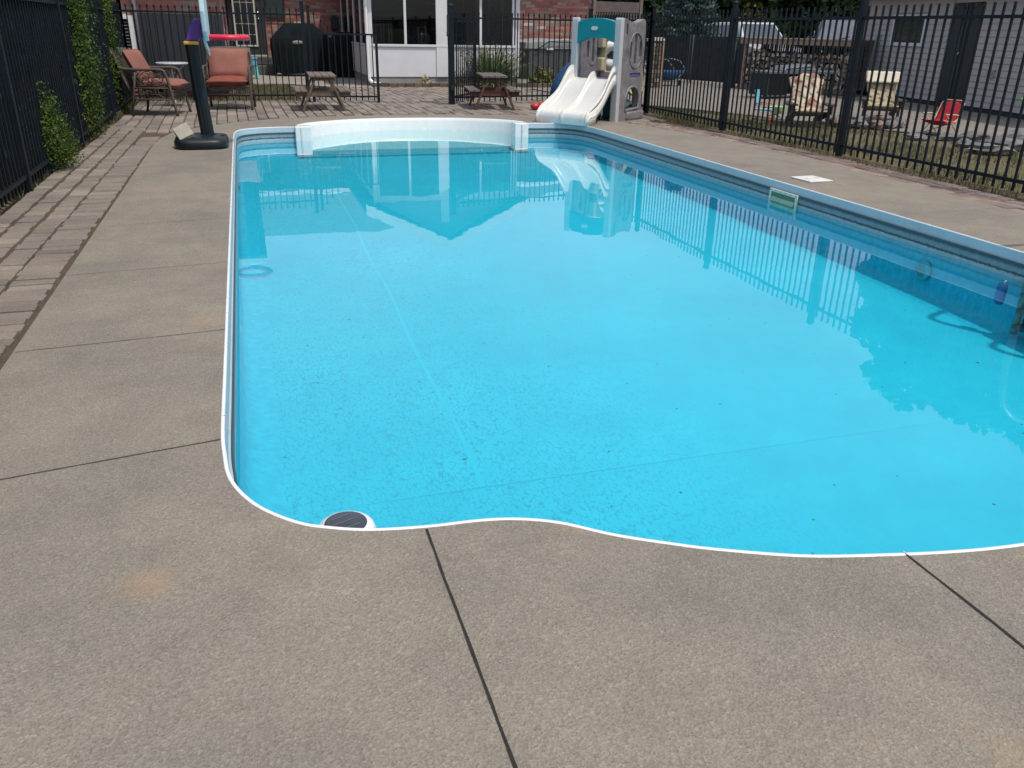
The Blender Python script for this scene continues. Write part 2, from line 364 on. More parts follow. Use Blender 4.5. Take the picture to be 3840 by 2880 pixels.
main_chain = spline(farL, 5)+[(-.2, 11), (-.2, 9.5), (-.2, 8), (-.2, 6), (-.2, 4.5)]+spline(near, 5)+[(4.84, 4.5), (4.84, 6), (4.84, 8), (4.84, 10)]+spline([(4.84, 11.3), (4.82, 11.7), (4.70, 12.05), (4.42, 12.26), (4.03, 12.3)], 5)
arc_out = spline([(4.04, 12.36), (3.86, 12.72), (3.48, 13.08), (3.0, 13.32), (2.35, 13.42), (1.75, 13.34), (1.26, 13.10), (.84, 12.74), (.61, 12.36)], 6)
outline = main_chain+arc_out          # CCW

# ground with an opening for the pool
g = MB(); g.sheet([[(-120, -40), (140, -40), (140, 200), (-120, 200)], [(-.9, .6), (5.5, .6), (5.5, 13.6), (-.9, 13.6)]], -.03)
struct(g.build('ground', SOIL))
# concrete deck
dl = [(-1.075, -4), (-1.06, 3.5), (-1.07, 7.6), (-1.08, 10.4), (-1.06, 11.2), (-.93, 11.9), (-.6, 12.5), (-.15, 13.05), (.4, 13.45), (1.0, 13.68), (1.9, 13.82), (2.9, 13.86), (4.3, 13.62), (4.9, 13.35), (5.4, 12.7), (5.75, 11.77), (6.02, 10.2), (6.08, 8.5), (6.02, 6.3), (5.94, 5.1), (5.94, 3), (6.0, -4)]
dk = MB(); dk.poly([dl[::-1], outline], -.14, 0.0)
deck = struct(dk.build('pool_deck', DECK))
# saw-cut joints in the deck
JT = mat('joint_black', (.018, .016, .015), .9, .3, 30)
rj = random.Random(3)
def joint(a, b, w=.006, mt=JT, z=.0025):
    j = MB(); a = Vector(a); b = Vector(b); n = max(3, int((b-a).length/.06)); d = (b-a).normalized(); s = Vector((-d.y, d.x)); vs = []; off = 0
    for i in range(n+1):
        p = a+(b-a)*i/n; off = off*.9+rj.uniform(-.001, .001); ww = w*rj.uniform(.75, 1.25)/2
        vs += [(p.x+s.x*(off+ww), p.y+s.y*(off+ww), z), (p.x+s.x*(off-ww), p.y+s.y*(off-ww), z)]
    j.add(vs, [(2*i, 2*i+1, 2*i+3, 2*i+2) for i in range(n)]); return j.build('joint', mt, deck)
joint((.365, 1.935), (.345, -4), .007); joint((1.60, 1.465), (1.59, -4), .007)
JF = mat('joint_grey', (.07, .062, .055), .9, .5, 9)
for i, (x0, y0, x1, y1) in enumerate([(-1.06, 2.52, -.2, 2.66), (-1.05, 3.73, -.2, 3.81), (-1.06, 4.95, -.2, 5.04), (-1.05, 6.21, -.21, 6.31), (-1.06, 7.43, -.21, 7.5), (-1.06, 8.7, -.21, 8.76), (-1.06, 9.95, -.21, 9.98), (4.86, 3.0, 5.94, 3.1), (4.86, 5.3, 6.0, 5.35), (4.86, 7.8, 6.05, 7.9)]):
    joint((x0, y0), (x1, y1), (.005, .0042, .0035, .003, .003, .003, .003, .003, .003, .003)[i], JF)

# cobbles along the left side: three rows of cobbles and a soldier course
def paver(mb, c, d, rz, z, rng, h=.05):
    x, y = d[0]/2, d[1]/2; k = min(.007, x*.3); vs = []; 
    jit = [(rng.uniform(-.003, .003), rng.uniform(-.003, .003)) for _ in range(4)]; tz = [rng.uniform(-.002, .002) for _ in range(4)]
    for ins, zz in ((0, -h), (0, -.006), (k, 0)):
        for i, (sx, sy) in enumerate(((-1, -1), (1, -1), (1, 1), (-1, 1))):
            vs.append((sx*(x-ins)+jit[i][0], sy*(y-ins)+jit[i][1], zz+(tz[i] if zz > -h else 0)))
    fs = [(8, 9, 10, 11)]+[(a*4+i, a*4+(i+1) % 4, (a+1)*4+(i+1) % 4, (a+1)*4+i) for a in (0, 1) for i in range(4)]
    mb.tone = rng.random(); mb.add(vs, fs, Matrix.Translation((c[0], c[1], z)) @ Matrix.Rotation(rz, 4, 'Z'))
rp = random.Random(11)
bed = MB(); bed.sheet([[(-1.86, -4), (-1.0, -4), (-1.0, 11.3), (-.2, 12.9), (1, 13.6), (3, 13.75), (4.8, 13.2), (5.55, 12), (5.9, 10), (5.9, -4), (6.75, -4), (6.75, 13.3), (6.7, 16.4), (6.6, 20.6), (-.2, 20.6), (-1.8, 17.4)]], -.022)
struct(bed.build('paver_bedding', DIRT))
pv = MB()
y = -1.0
while y < 11.4:                                          # soldier course
    h_ = rp.uniform(.088, .104); x1 = -1.09-rp.uniform(0, .02)+(.03 if y > 10.6 else 0)
    paver(pv, (x1-.11, y+h_/2), (.215, h_-.013), rp.uniform(-.018, .018), rp.uniform(-.008, 0), rp); y += h_
for r_, (xc, wd) in enumerate(((-1.40, .15), (-1.565, .15), (-1.725, .145))):
    y = -1.0+r_*.07
    while y < 13.2:
        h_ = rp.choice((.10, .12, .15, .12))*rp.uniform(.95, 1.05)
        paver(pv, (xc+rp.uniform(-.006, .006)+max(0, y-11.5)*.0, y+h_/2), (wd-.017, h_-.015), rp.uniform(-.03, .03), rp.uniform(-.008, 0)+.002, rp); y += h_
struct(pv.build('cobble_path', PAVER))
# far patio of pavers laid herringbone, plus a curved row against the deck
def inside(p, poly):
    c = False; n = len(poly)
    for i in range(n):
        a, b = poly[i], poly[i-1]
        if (a[1] > p[1]) != (b[1] > p[1]) and p[0] < (b[0]-a[0])*(p[1]-a[1])/(b[1]-a[1])+a[0]: c = not c
    return c
deckp = [(x, y+.10) if y > 11 else (x, y) for x, y in dl]
pat = [(-1.8, 12.6), (-1.75, 17.0), (1.05, 17.0), (1.15, 20.6), (6.6, 20.6), (6.45, 16.2), (6.42, 12.6), (5.4, 12.2), (-.9, 11.6)]
pp = MB(); ang = R(90+2.5)
for i in range(-44, 60):
    for j in range(-36, 34):
        cu, cv = j*.285+(i % 2)*.142+rp.uniform(-.004, .004), i*.15
        X = 2.3+math.cos(ang)*cu-math.sin(ang)*cv+.10*math.sin(cu*.35); Y = 16.0+math.sin(ang)*cu+math.cos(ang)*cv
        if not (-1.8 < X < 6.6 and 11.6 < Y < 20.6): continue
        if not inside((X, Y), pat) or inside((X, Y), deckp): continue
        paver(pp, (X, Y), (.285-.012, .15-.016), ang+rp.uniform(-.025, .025)-.035*math.cos(cu*.35), rp.uniform(-.006, .003), rp)
struct(pp.build('paver_patio', PAVER2))
# pink paver strip between the right side of the deck and the fence
pr = MB(); y = -.5
def dx_at(y):
    P = [(5.94, -4), (5.94, 5.1), (6.02, 6.3), (6.08, 8.5), (6.02, 10.2), (5.8, 11.77), (5.5, 12.6)]
    for (x0, y0), (x1, y1) in zip(P, P[1:]):
        if y0 <= y <= y1: return x0+(x1-x0)*(y-y0)/(y1-y0)
    return 5.5
for r_ in range(3):
    y = -.5+r_*.09
    while y < 12.4:
        h_ = rp.choice((.2, .2, .16)); x0 = dx_at(y)+.015+r_*.145
        if x0 < 6.45: paver(pr, (x0+.07, y+h_/2), (.135, h_-.01), rp.uniform(-.03, .03)-.02, rp.uniform(-.008, 0), rp)
        y += h_
struct(pr.build('paver_strip', PAVER3))

# ------------------------------------------------------------------ swimming pool
pool = thing('swimming_pool', 'in-ground pool of bright blue water with white coping and an arched white step', 'pool', (2.3, 7, 0))
def kdepth(y): return float(np.interp(y, [1.5, 3, 5, 8, 12.3], [1.0, .86, .66, .48, .34]))
def pl(mb, name, m, **k):
    if name in ('liner_wall', 'liner_floor', 'liner_seam', 'step_post', 'step_tread', 'step_skirt', 'post_ridge'): mb.v = [(x, y, -.30+(z+.30)*kdepth(y) if z < -.30 else z) for x, y, z in mb.v]
    o = mb.build(name, m, pool, **k); o.matrix_parent_inverse = Matrix.Translation((-2.3, -7, 0)); return o
cp = MB(); cp.smooth = True
sweep(cp, main_chain, [(-.003, -.02), (-.001, .001), (.001, .0025), (.009, .0025), (.011, .0005), (.012, -.004)]); o = pl(cp, 'coping', COPING)
cp = MB(); cp.smooth = False
sweep(cp, main_chain, [(.012, -.004), (.016, -.075), (.027, -.078)]); pl(cp, 'coping_face', mat('coping_face', (.40, .50, .56), .35, .05, 3))  # face tinted darker blue-grey than the coping top: its shade is in the colour
for (x, y, hor) in ((-.2, 4.05, 0), (-.2, 7.0, 0), (4.84, 5.18, 0), (4.84, 8.3, 0), (1.60, 1.46, 1), (-.198, 2.85, 0)):
    cj = MB()
    if hor: cj.box((x, y+.006, -.037), (.003, .018, .082))
    else: cj.box((x+(.007 if x < 0 else -.007), y, -.037), (.0195, .003, .082))
    pl(cj, 'coping_joint', mat('coping_joint', (.45, .47, .5), .6))
lw = MB(); lw.smooth = True
sweep(lw, main_chain, [(.026, -.07), (.029, -.09), (.03, -.50), (.05, -.56), (.10, -.60), (.20, -.62)]); pl(lw, 'liner_wall', LINER)
tr = MB(); tr.smooth = True
sweep(tr, main_chain, [(.024, -.077), (.033, -.079), (.033, -.085), (.024, -.088)]); pl(tr, 'liner_track', mat('track_dark', (.03, .06, .08), .5))
clos = main_chain+[(3.9, 12.3), (.75, 12.3)]
fo = noff(clos, .19, True)
fo = [(x, min(y, 12.15)) for x, y in fo]
ys = [3.1+.6*i for i in range(14)]; lx = [.85+.004*i for i in range(14)]; rx = [3.85+.004*i for i in range(14)]
inner = list(zip(lx, ys))+list(zip(rx, ys))[::-1]
fl = MB(); fl.smooth = False
fl.sheet([[(x, y, -.618) for x, y in fo], [(x, y, -.655) for x, y in inner]], 0)
for i in range(13): fl.add([(lx[i], ys[i], -.655), (rx[i], ys[i], -.655), (rx[i+1], ys[i+1], -.655), (lx[i+1], ys[i+1], -.655)], [(0, 1, 2, 3)])
pl(fl, 'liner_floor', FLOORM)
for P0 in ([(lx[i]+.012*math.sin(i*1.7), ys[i]) for i in range(12)],):
    sd = MB()
    for p0, p1 in zip(P0, P0[1:]): sd.add([(p0[0]-.011, p0[1], -.654), (p0[0]+.011, p0[1], -.654), (p1[0]+.011, p1[1], -.654), (p1[0]-.011, p1[1], -.654)], [(0, 1, 2, 3)])
    pl(sd, 'liner_seam', mat('liner_seam', (.012, .50, .655), .5, .05))
# arched step entry
st = MB(); st.smooth = True
ao = arc_out
sweep(st, ao, [(-.005, -.02), (0, .010), (.012, .017), (.05, .017), (.065, .008), (.075, -.03), (.10, -.20), (.115, -.34), (.13, -.45)])
st.v = [(x, y, z-.022*max(0, 1-((x-2.35)/1.6)**2)) for x, y, z in st.v]
shell = pl(st, 'step_shell', FIBER)
for x0, x1, xr in ((.615, .83, .70), (3.82, 4.035, 3.93)):
    fb = MB(); fb.b2((x0, 12.2, -.64), (x1, 12.42, .012)); o = pl(fb, 'step_post', FIBER, bevel=.015)
    fg = MB(); fg.b2((xr-.012, 12.188, -.6), (xr+.012, 12.202, -.005)); fg = pl(fg, 'post_ridge', mat('ridge_grey', (.6, .6, .58), .4), bevel=.004); fg.parent = o; fg.matrix_parent_inverse = Matrix()
for k, (off, z) in enumerate(((.10, -.40), (.40, -.58))):
    a = [(x, y) for x, y in noff(ao, off, False)]
    a = [(min(3.82, max(.83, x)), max(12.31, y)) for x, y in a]
    q = []
    for p_ in a:
        if not q or (abs(p_[0]-q[-1][0])+abs(p_[1]-q[-1][1])) > .004: q.append(p_)
    if q[0][1] > 12.33: q = [(3.82, 12.31)]+q
    if q[-1][1] > 12.33: q = q+[(.83, 12.31)]
    s_ = MB(); s_.poly([q], -.66-k*.01, z); pl(s_, 'step_tread', mat('tread_water_tint', (.22, .58, .66), .4, .04), bevel=.02)  # white treads coloured aqua; the water's tint of the light is painted in
q = MB(); q.b2((.60, 12.20, -.66), (4.05, 12.308, -.585)); pl(q, 'step_skirt', FLOORM)
# skimmer
sk = MB()
sk.box((0, 0, .062), (.016, .44, .026)); sk.box((0, 0, -.074), (.016, .44, .026))
sk.box((0, .207, -.006), (.0155, .026, .11)); sk.box((0, -.207, -.006), (.0155, .026, .11))
skim = pl(sk, 'skimmer', mat('skimmer_cream', (.62, .64, .55), .4, .06)); skim.location = (4.80, 6.745, -.145)
s2 = MB(); s2.b2((-.002, -.192, -.06), (.006, .192, .048)); o = s2.build('throat', mat('skimmer_dark', (.10, .16, .10), .4), skim)
s2 = MB(); s2.box((-.006, 0, -.012), (.008, .375, .05), rot=(0, .5, 0)); s2.build('weir', mat('weir_green', (.25, .42, .33), .4), skim)
for i in range(6):
    for z in (.062, -.074): s2 = MB(); s2.ball((-.009, -.2+.08*i, z), .005, 6, 4); s2.build('screw', mat('screw_grey', (.1, .1, .1), .4), skim)
lt = MB(); lt.lathe([(.0001, .02), (.06, .018), (.066, .01), (.068, .012), (.095, .008), (.098, 0), (.098, -.01)], 28)
lamp = pl(lt, 'pool_light', mat('light_ring', (.10, .42, .48), .3)); lamp.location = (4.795, 4.87, -.33); lamp.rotation_euler = (0, -PI/2, 0); lamp.scale = (.8, .8, .8)
l2 = MB(); l2.lathe([(.0001, .034), (.03, .032), (.055, .021), (.06, .012)], 24); l2.build('lens', mat('light_lens', (.04, .30, .32), .2), lamp)
rj_ = MB(); rj_.lathe([(.0001, .012), (.02, .012), (.035, .004), (.036, -.004)], 16); rt_ = pl(rj_, 'return_jet', mat('jet_grey', (.25, .28, .28), .4)); rt_.location = (-.165, 9.3, -.28); rt_.rotation_euler = (0, PI/2, 0)
# water
wt = MB(); wi = noff(main_chain, .024, False)+noff(arc_out, .07, False)[1:-1]
wt.sheet([wi], -.18); struct(wt.build('water', WATER))
# shell under the ground so no light leaks in behind the liner
bs = MB(); sweep(bs, outline, [(-.03, -.10), (-.03, -1.15)], True)
pl(bs, 'basin_shell', mat('basin_concrete', (.3, .29, .27), .9))

# floating solar chlorinator light
fl_ = thing('solar_float', 'round floating solar light with dark panel top and white ribbed rim beside the near coping', 'pool float', (.165, 2.235, -.18), R(20))
m1 = MB(); pr_ = [(.0001, -.05), (.06, -.05), (.085, -.02), (.094, .0), (.093, .02), (.082, .042), (.066, .049)]
m1.lathe(pr_, 40)
for i in range(40):
    a = 2*PI*i/40; m1.box((.0865*math.cos(a), .0865*math.sin(a), .010), (.012, .004, .05), rot=(0, -.2, a))
m1.build('float_body', mat('float_white', (.72, .73, .78), .4, .05), fl_)
m1 = MB(); m1.lathe([(.0001, .052), (.060, .052), (.066, .050), (.068, .046), (.066, .04)], 40); pn = m1.build('solar_panel', mat('solar_dark', (.035, .042, .055), .12, .05), fl_)
m1 = MB()
for yy in (-.03, .005, .035): m1.box((0, yy, .0528), (.09 if abs(yy) < .03 else .07, .0018, .0012))
m1.build('cell_line', mat('cell_line', (.16, .17, .19), .4), pn)
m1 = MB(); m1.lathe([(.0001, .006), (.013, .006), (.015, 0)], 16, Matrix.Translation((-.045, -.03, .052))); m1.lathe([(.0001, .009), (.005, .009), (.005, 0)], 10, Matrix.Translation((-.048, -.026, .052))); m1.build('button', mat('black_rubber', (.01, .01, .01), .4), pn)

# ladder at the right edge
ld = thing('pool_ladder', 'metal pool ladder with dark steps at the right edge of the pool', 'ladder', (4.84, 3.55, 0))
CH = mat('brushed_chrome', (.13, .20, .20), .3, .15, 9, metal=.6)
for yy in (.36, -.2):
    m1 = MB(); m1.tube(spline([(.62, yy, 0), (.62, yy, .35), (.60, yy, .62), (.45, yy, .80), (.2, yy, .82), (-.02, yy, .68), (-.10, yy, .42), (-.115, yy, .0), (-.12, yy, -.3), (-.12, yy, -.50)], 5), .024, 12); m1.build('handrail', CH, ld)
ST = mat('ladder_step', (.02, .06, .07), .5, .2)
for z in (-.22, -.33, -.44):
    m1 = MB(); m1.box((-.12, .08, z), (.09, .55, .028)); m1.build('step', ST, ld, bevel=.008)
for yy in (.36, -.2):
    m1 = MB(); m1.ball((-.03, yy, -.42), .028, 10, 6); m1.build('bumper', ST, ld)
m1 = thing('float_toy', 'blue float hanging beside the pool ladder rail in the water', 'pool toy', (4.67, 4.04, -.26))
q = MB(); q.lathe([(.0001, .075), (.026, .072), (.033, .06), (.033, -.05), (.024, -.068), (.0001, -.07)], 18); q.build('float_tube', mat('float_blue', (.004, .13, .36), .35), m1)
q = MB(); q.tube([(0, 0, .07), (.01, 0, .085), (.02, 0, .088)], .004, 6); q.build('strap', mat('strap_white', (.5, .55, .6), .6), m1)
# white slab on the deck: skimmer lid
sl_ = thing('skimmer_lid', 'square white lid lying on the concrete deck to the right of the pool', 'lid', (5.21, 6.91, 0), R(3))
q = MB(); q.b2((-.135, -.15, .001), (.135, .15, .014)); q.build('cover_plate', mat('lid_white', (.66, .65, .61), .5, .1), sl_, bevel=.005)
for sx in (-.06, .06): q = MB(); q.lathe([(.001, .0165), (.02, .0165), (.022, .0145)], 16, Matrix.Translation((sx, 0, 0))); q.build('finger_hole', mat('lid_grey', (.5, .49, .45), .6), sl_)
# ------------------------------------------------------------------ fences
def post(mb, p, h, w=.062):
    mb.box((p[0], p[1], h/2), (w, w, h)); mb.box((p[0], p[1], h+.006), (w+.014, w+.014, .012)); mb.lathe([(w*.62, 0), (w*.55, .012), (.0001, .03)], 4, Matrix.Translation((p[0], p[1], h+.012)) @ Matrix.Rotation(PI/4, 4, 'Z'))
def bay(root, a, b, top=1.48, bot=.12, spear=.12, low=.03, sp=.112, pw=.018, post_w=.05, steps=None, matr=None, local=Vector((0, 0))):
    a = Vector(a[:2]); b = Vector(b[:2]); d = b-a; L = d.length; u = d/L; n = int(L/sp); off = (L-(n-1)*sp)/2
    q = MB()
    for i in range(n):
        p = a+u*(off+i*sp); t = top+spear
        if steps: t = steps(off+i*sp)
        q.box((p.x-local.x, p.y-local.y, (low+t)/2), (pw, pw, t-low))
        if spear > 0: q.lathe([(.016, -.045), (.018, -.03), (.0001, .012)], 4, Matrix.Translation((p.x-local.x, p.y-local.y, t)))
    q.build('picket_panel', FENCEM, root)
    for z in (top, bot):
        q = MB(); q.beam((a.x-local.x, a.y-local.y, z), (b.x-local.x, b.y-local.y, z), .032, .03); q.build('rail', FENCEM, root)
def fence(name, label, pts, group='black metal picket fences around the pool', ph=1.68, **k):
    t = thing(name, label, 'fence', (pts[0][0], pts[0][1], 0), 0, group); L0 = Vector(pts[0][:2])
    for p in pts:
        q = MB(); post(q, (p[0]-L0.x, p[1]-L0.y), ph); q.build('post', FENCEM, t)
    for a, b in zip(pts, pts[1:]): bay(t, a, b, local=L0, **k)
    return t
fence('picket_fence', 'black metal picket fence running beside the cobbles in front of the dark hedge', [(-1.80, 2.2), (-1.80, 4.95), (-1.80, 7.76), (-1.82, 10.55), (-1.84, 13.35), (-1.88, 16.45)])
fence('picket_fence', 'black metal picket fence between the pool deck and the gravel yard', [(6.58, 2.95), (6.58, 5.65), (6.58, 8.3), (6.58, 10.95), (6.64, 13.6)])
fence('picket_fence', 'black metal picket fence behind the two cushioned wicker chairs', [(-1.88, 16.45), (1.12, 16.45)], spear=.11)
fence('picket_fence', 'black metal picket fence behind the brown picnic table and the slide tower', [(3.68, 15.75), (6.55, 16.15), (6.64, 13.6)], spear=.10)
t = thing('low_fence_panel', 'low black fence panel stepping down behind the grey-brown picnic table', 'fence', (1.22, 16.4, 0)); q = MB()
L0 = Vector((1.22, 16.4))
post(q, (0, 0), 1.62, .05); q.build('post', FENCEM, t)
q = MB(); q.box((1.18, -.1, .58), (.045, .045, 1.16)); q.box((1.18, -.1, -.0), (.02, .02, .2)); q.build('post', FENCEM, t)
bay(t, (1.26, 16.4), (2.38, 16.3), top=1.17, bot=.1, spear=.001, local=L0, steps=lambda s: 1.17+max(0, .42-s*1.0) if s < .42 else 1.17)
t = thing('gate', 'black picket gate standing open behind the brown picnic table', 'gate', (3.66, 15.66, 0)); L0 = Vector((3.66, 15.66))
q = MB(); post(q, (0, 0), 1.66, .1); q.build('gate_post', FENCEM, t)
q = MB(); q.box((-.055, -.02, 1.35), (.04, .05, .34)); q.box((-.06, -.03, 1.2), (.05, .04, .07)); q.box((.0, -.06, .3), (.05, .03, .09)); q.build('latch', mat('latch_black', (.02, .02, .022), .4), t)
bay(t, (3.70, 15.72), (4.40, 16.78), top=.0+1.42, bot=.13, spear=.06, local=L0)
q = MB()
for z in (.75,): pass
q.box((.74, 1.12, .78), (.045, .045, 1.3)); q.build('gate_stile', FENCEM, t)

# privacy slats and cedars behind the left fence
t = thing('privacy_screen', 'tall dark slatted privacy screen standing behind the left picket fence', 'screen', (-1.98, 9, 0))
q = MB(); rs = random.Random(4)
y = -7.0
while y < 7.4:
    q.tone = rs.random(); q.box((rs.uniform(-.004, .004), y, 1.18), (.008, .045+rs.uniform(-.012, .006), 2.3), rot=(rs.uniform(-.012, .012), 0, 0)); y += .0685
q.build('slat', mat('slat_dark', (.004, .008, .009), .9, .5, 3, spec=.1), t)
q = MB()
for z in (.1, 1.2, 2.28): q.beam((-.02, -7, z), (-.02, 7.4, z), .03)
q.build('rail', FENCEM, t)
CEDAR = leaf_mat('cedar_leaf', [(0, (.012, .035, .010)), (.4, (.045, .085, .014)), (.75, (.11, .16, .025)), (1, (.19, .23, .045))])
CEDARD = leaf_mat('cedar_shade', [(0, (.006, .016, .008)), (.5, (.030, .06, .018)), (1, (.11, .16, .04))])  # darker copy of the cedar foliage, with the hedge's shade put into its colour
BARK = mat('bark', (.10, .075, .055), .9, .35, 9, .6, 40)
def cedar(x, y, h, w, seed, label, m, n, cat='cedar', group=None, z0=.06, depth=None, size=.026):
    t = thing('cedar_shrub', label, cat, (x, y, 0), 0, group); rng = np.random.default_rng(seed); q = MB(); depth = depth or w
    ncl = 70 if n > 4000 else 40
    cz = z0+(h-z0)*rng.uniform(0, 1, ncl)**.9; k = np.clip(1.25-(cz/h)**1.8, .15, 1)*rng.uniform(.55, 1.1, ncl); a = rng.uniform(0, 2*PI, ncl)
    cl = np.stack([np.cos(a)*k*depth/2, np.sin(a)*k*w/2, cz], 1); i = rng.integers(0, ncl, n); rad = .085*w/.45+.03
    p = cl[i]+rng.normal(size=(n, 3))*[rad*.5, rad*.5, rad*.75]; p[:, 2] = np.abs(p[:, 2]-.01)+.01
    rr = np.hypot(p[:, 0]/(depth/2), p[:, 1]/(w/2)); tone = np.clip(rng.uniform(.1, .9, ncl)[i]*.6+rng.uniform(0, .45, n), 0, 1)
    out = np.stack([p[:, 0], p[:, 1], np.full(n, .05)], 1); out /= np.linalg.norm(out, axis=1)[:, None]+1e-6
    leaves(q, p, size, rng, .55, tone, out*.6); q.build('foliage', m, t)
    q = MB(); q.tube([(0, 0, 0), (.01, .01, h*.5), (0, 0, h*.85)], [.025, .018, .006], 6); q.build('stem', BARK, t); return t
hg = 'dark cedars of the hedge behind the left fence'
for i, y in enumerate(np.arange(4.6, 17.2, .9)):
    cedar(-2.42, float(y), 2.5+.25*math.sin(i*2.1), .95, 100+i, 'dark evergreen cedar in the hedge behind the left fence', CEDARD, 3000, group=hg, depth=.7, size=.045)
cedar(-1.84, 8.95, .55, .5, 1, 'small bright green cedar bulging through the nearer part of the left fence', CEDAR, 13000, depth=.34, size=.010)
cedar(-1.93, 11.4, 2.1, .72, 2, 'tall bright green cedar growing through the left fence, nearer than its narrow neighbour', CEDAR, 20000, depth=.42, size=.013)
cedar(-1.90, 14.3, 2.0, .55, 3, 'narrow bright green cedar by the left fence next to the side-on wicker chair', CEDAR, 11000, depth=.26, size=.014)

# ------------------------------------------------------------------ house
H = thing('house', 'red and tan brick house with dark door, white gutters and dark shingle roof', 'house', (0, 26.9, 0))
def hp(mb, name, m, par=None, **k):
    o = mb.build(name, m, par or H, **k)
    if par is None: o.matrix_parent_inverse = Matrix.Translation((0, -26.9, 0))
    return o
q = MB(); q.b2((-.28, 26.9, -.02), (10.92, 27.15, 3.1)); q.b2((10.67, 27.15, -.02), (10.92, 35, 3.1)); hp(q, 'rear_wall', BRICK)
q = MB(); q.b2((-7, 17.6, -.02), (-.28, 17.85, 2.75)); q.b2((-.53, 17.85, -.02), (-.28, 26.9, 2.75)); hp(q, 'wing_wall', BRICK)
SHING = mat('dark_shingle', (.11, .105, .10), .9, .3, 14, .5, 60)
q = MB(); q.smooth = False
def roofhip(mb, x0, x1, y0, y1, z0, zr, rx0, rx1, ry):
    vs = [(x0, y0, z0), (x1, y0, z0), (x1, y1, z0), (x0, y1, z0), (rx0, ry, zr), (rx1, ry, zr)]
    mb.add(vs, [(0, 1, 5, 4), (1, 2, 5), (2, 3, 4, 5), (3, 0, 4), (0, 3, 2, 1)])
roofhip(q, -.9, 11.35, 26.45, 36, 3.12, 5.45, -.9, 4.3, 31); rf = hp(q, 'roof', SHING)
q = MB(); roofhip(q, -7.5, .1, 17.2, 28, 2.8, 3.75, -7.3, -.1, 22.5); hp(q, 'wing_roof', SHING)
q = MB(); q.b2((-.9, 26.33, 3.0), (11.4, 26.45, 3.13)); q.b2((-7.5, 17.08, 2.7), (.1, 17.2, 2.82)); hp(q, 'gutter', WHITE, bevel=.01)
CHAR = mat('charcoal_board', (.022, .026, .034), .6, .12, 2)
# charcoal boarding, window and downpipe on the wing wall
q = MB()
for i in range(11): q.b2((-1.72+i*.133, 17.52, .12), (-1.72+i*.133+.128, 17.596, 1.47))
hp(q, 'board_panel', CHAR, bevel=.004)
q = MB(); q.tube([(-1.75, 17.5, 2.7), (-1.75, 17.5, .1)], .035, 8); hp(q, 'downpipe', mat('pipe_grey', (.16, .16, .18), .5))
DARKIN = mat('dark_interior', (.012, .014, .017), .8, .2)
q = MB(); q.b2((-2.9, 17.585, .6), (-1.83, 17.595, 1.4)); pane_w = hp(q, 'window', mat('window_dark', (.02, .024, .028), .12, .1))
q = MB()
q.b2((-1.90, 17.54, .5), (-1.80, 17.584, 1.42)); q.b2((-2.98, 17.54, 1.36), (-1.905, 17.584, 1.44)); q.b2((-2.98, 17.54, .5), (-2.905, 17.584, 1.355)); 
o = hp(q, 'frame', WHITE, pane_w)
q = MB()
for k in range(13): q.b2((-2.9, 17.57, .64+k*.055), (-1.905, 17.582, .65+k*.055))
hp(q, 'blind', mat('blind_grey', (.30, .30, .31), .6), pane_w)
# door
dr = MB(); dr.b2((-.13, 26.80, .52), (.66, 26.86, 2.62)); door = hp(dr, 'door', CHAR, bevel=.005)
q = MB(); q.b2((-.24, 26.78, .50), (-.14, 26.9, 2.75)); q.b2((.67, 26.78, .50), (.77, 26.9, 2.75)); q.b2((-.135, 26.78, 2.63), (.665, 26.9, 2.75)); hp(q, 'door_frame', CHAR)
q = MB(); q.b2((-.2, 26.7, .46), (.76, 26.9, .497)); hp(q, 'threshold', mat('sill_pale', (.5, .5, .46), .6))
q = MB(); q.b2((-.06, 26.785, .76), (.48, 26.797, 2.45)); gl = hp(q, 'glass', mat('door_glass', (.008, .010, .012), .15, .3), door)
q = MB(); CR = mat('cream_trim', (.56, .54, .46), .5)
q.b2((-.10, 26.77, .72), (-.055, 26.80, 2.5)); q.b2((.475, 26.77, .72), (.52, 26.80, 2.5)); q.b2((-.052, 26.77, .72), (.472, 26.80, .762)); q.b2((-.052, 26.77, 2.455), (.472, 26.80, 2.5))
for k in (1, 2): q.b2((-.055+.177*k-.006, 26.776, .765), (-.055+.177*k+.006, 26.784, 2.452))
for k in range(1, 6): q.b2((-.053, 26.7775, .76+.281*k-.006), (.473, 26.783, .76+.281*k+.006))
hp(q, 'grille', CR, door)
q = MB(); q.ball((.59, 26.77, 1.46), .035, 12, 8); q.lathe([(.0001, .01), (.03, .01), (.033, 0)], 12, Matrix.Translation((.59, 26.80, 1.62)) @ Matrix.Rotation(PI/2, 4, 'X')); hp(q, 'door_knob', mat('knob_steel', (.5, .5, .48), .2, .05, metal=1), door)
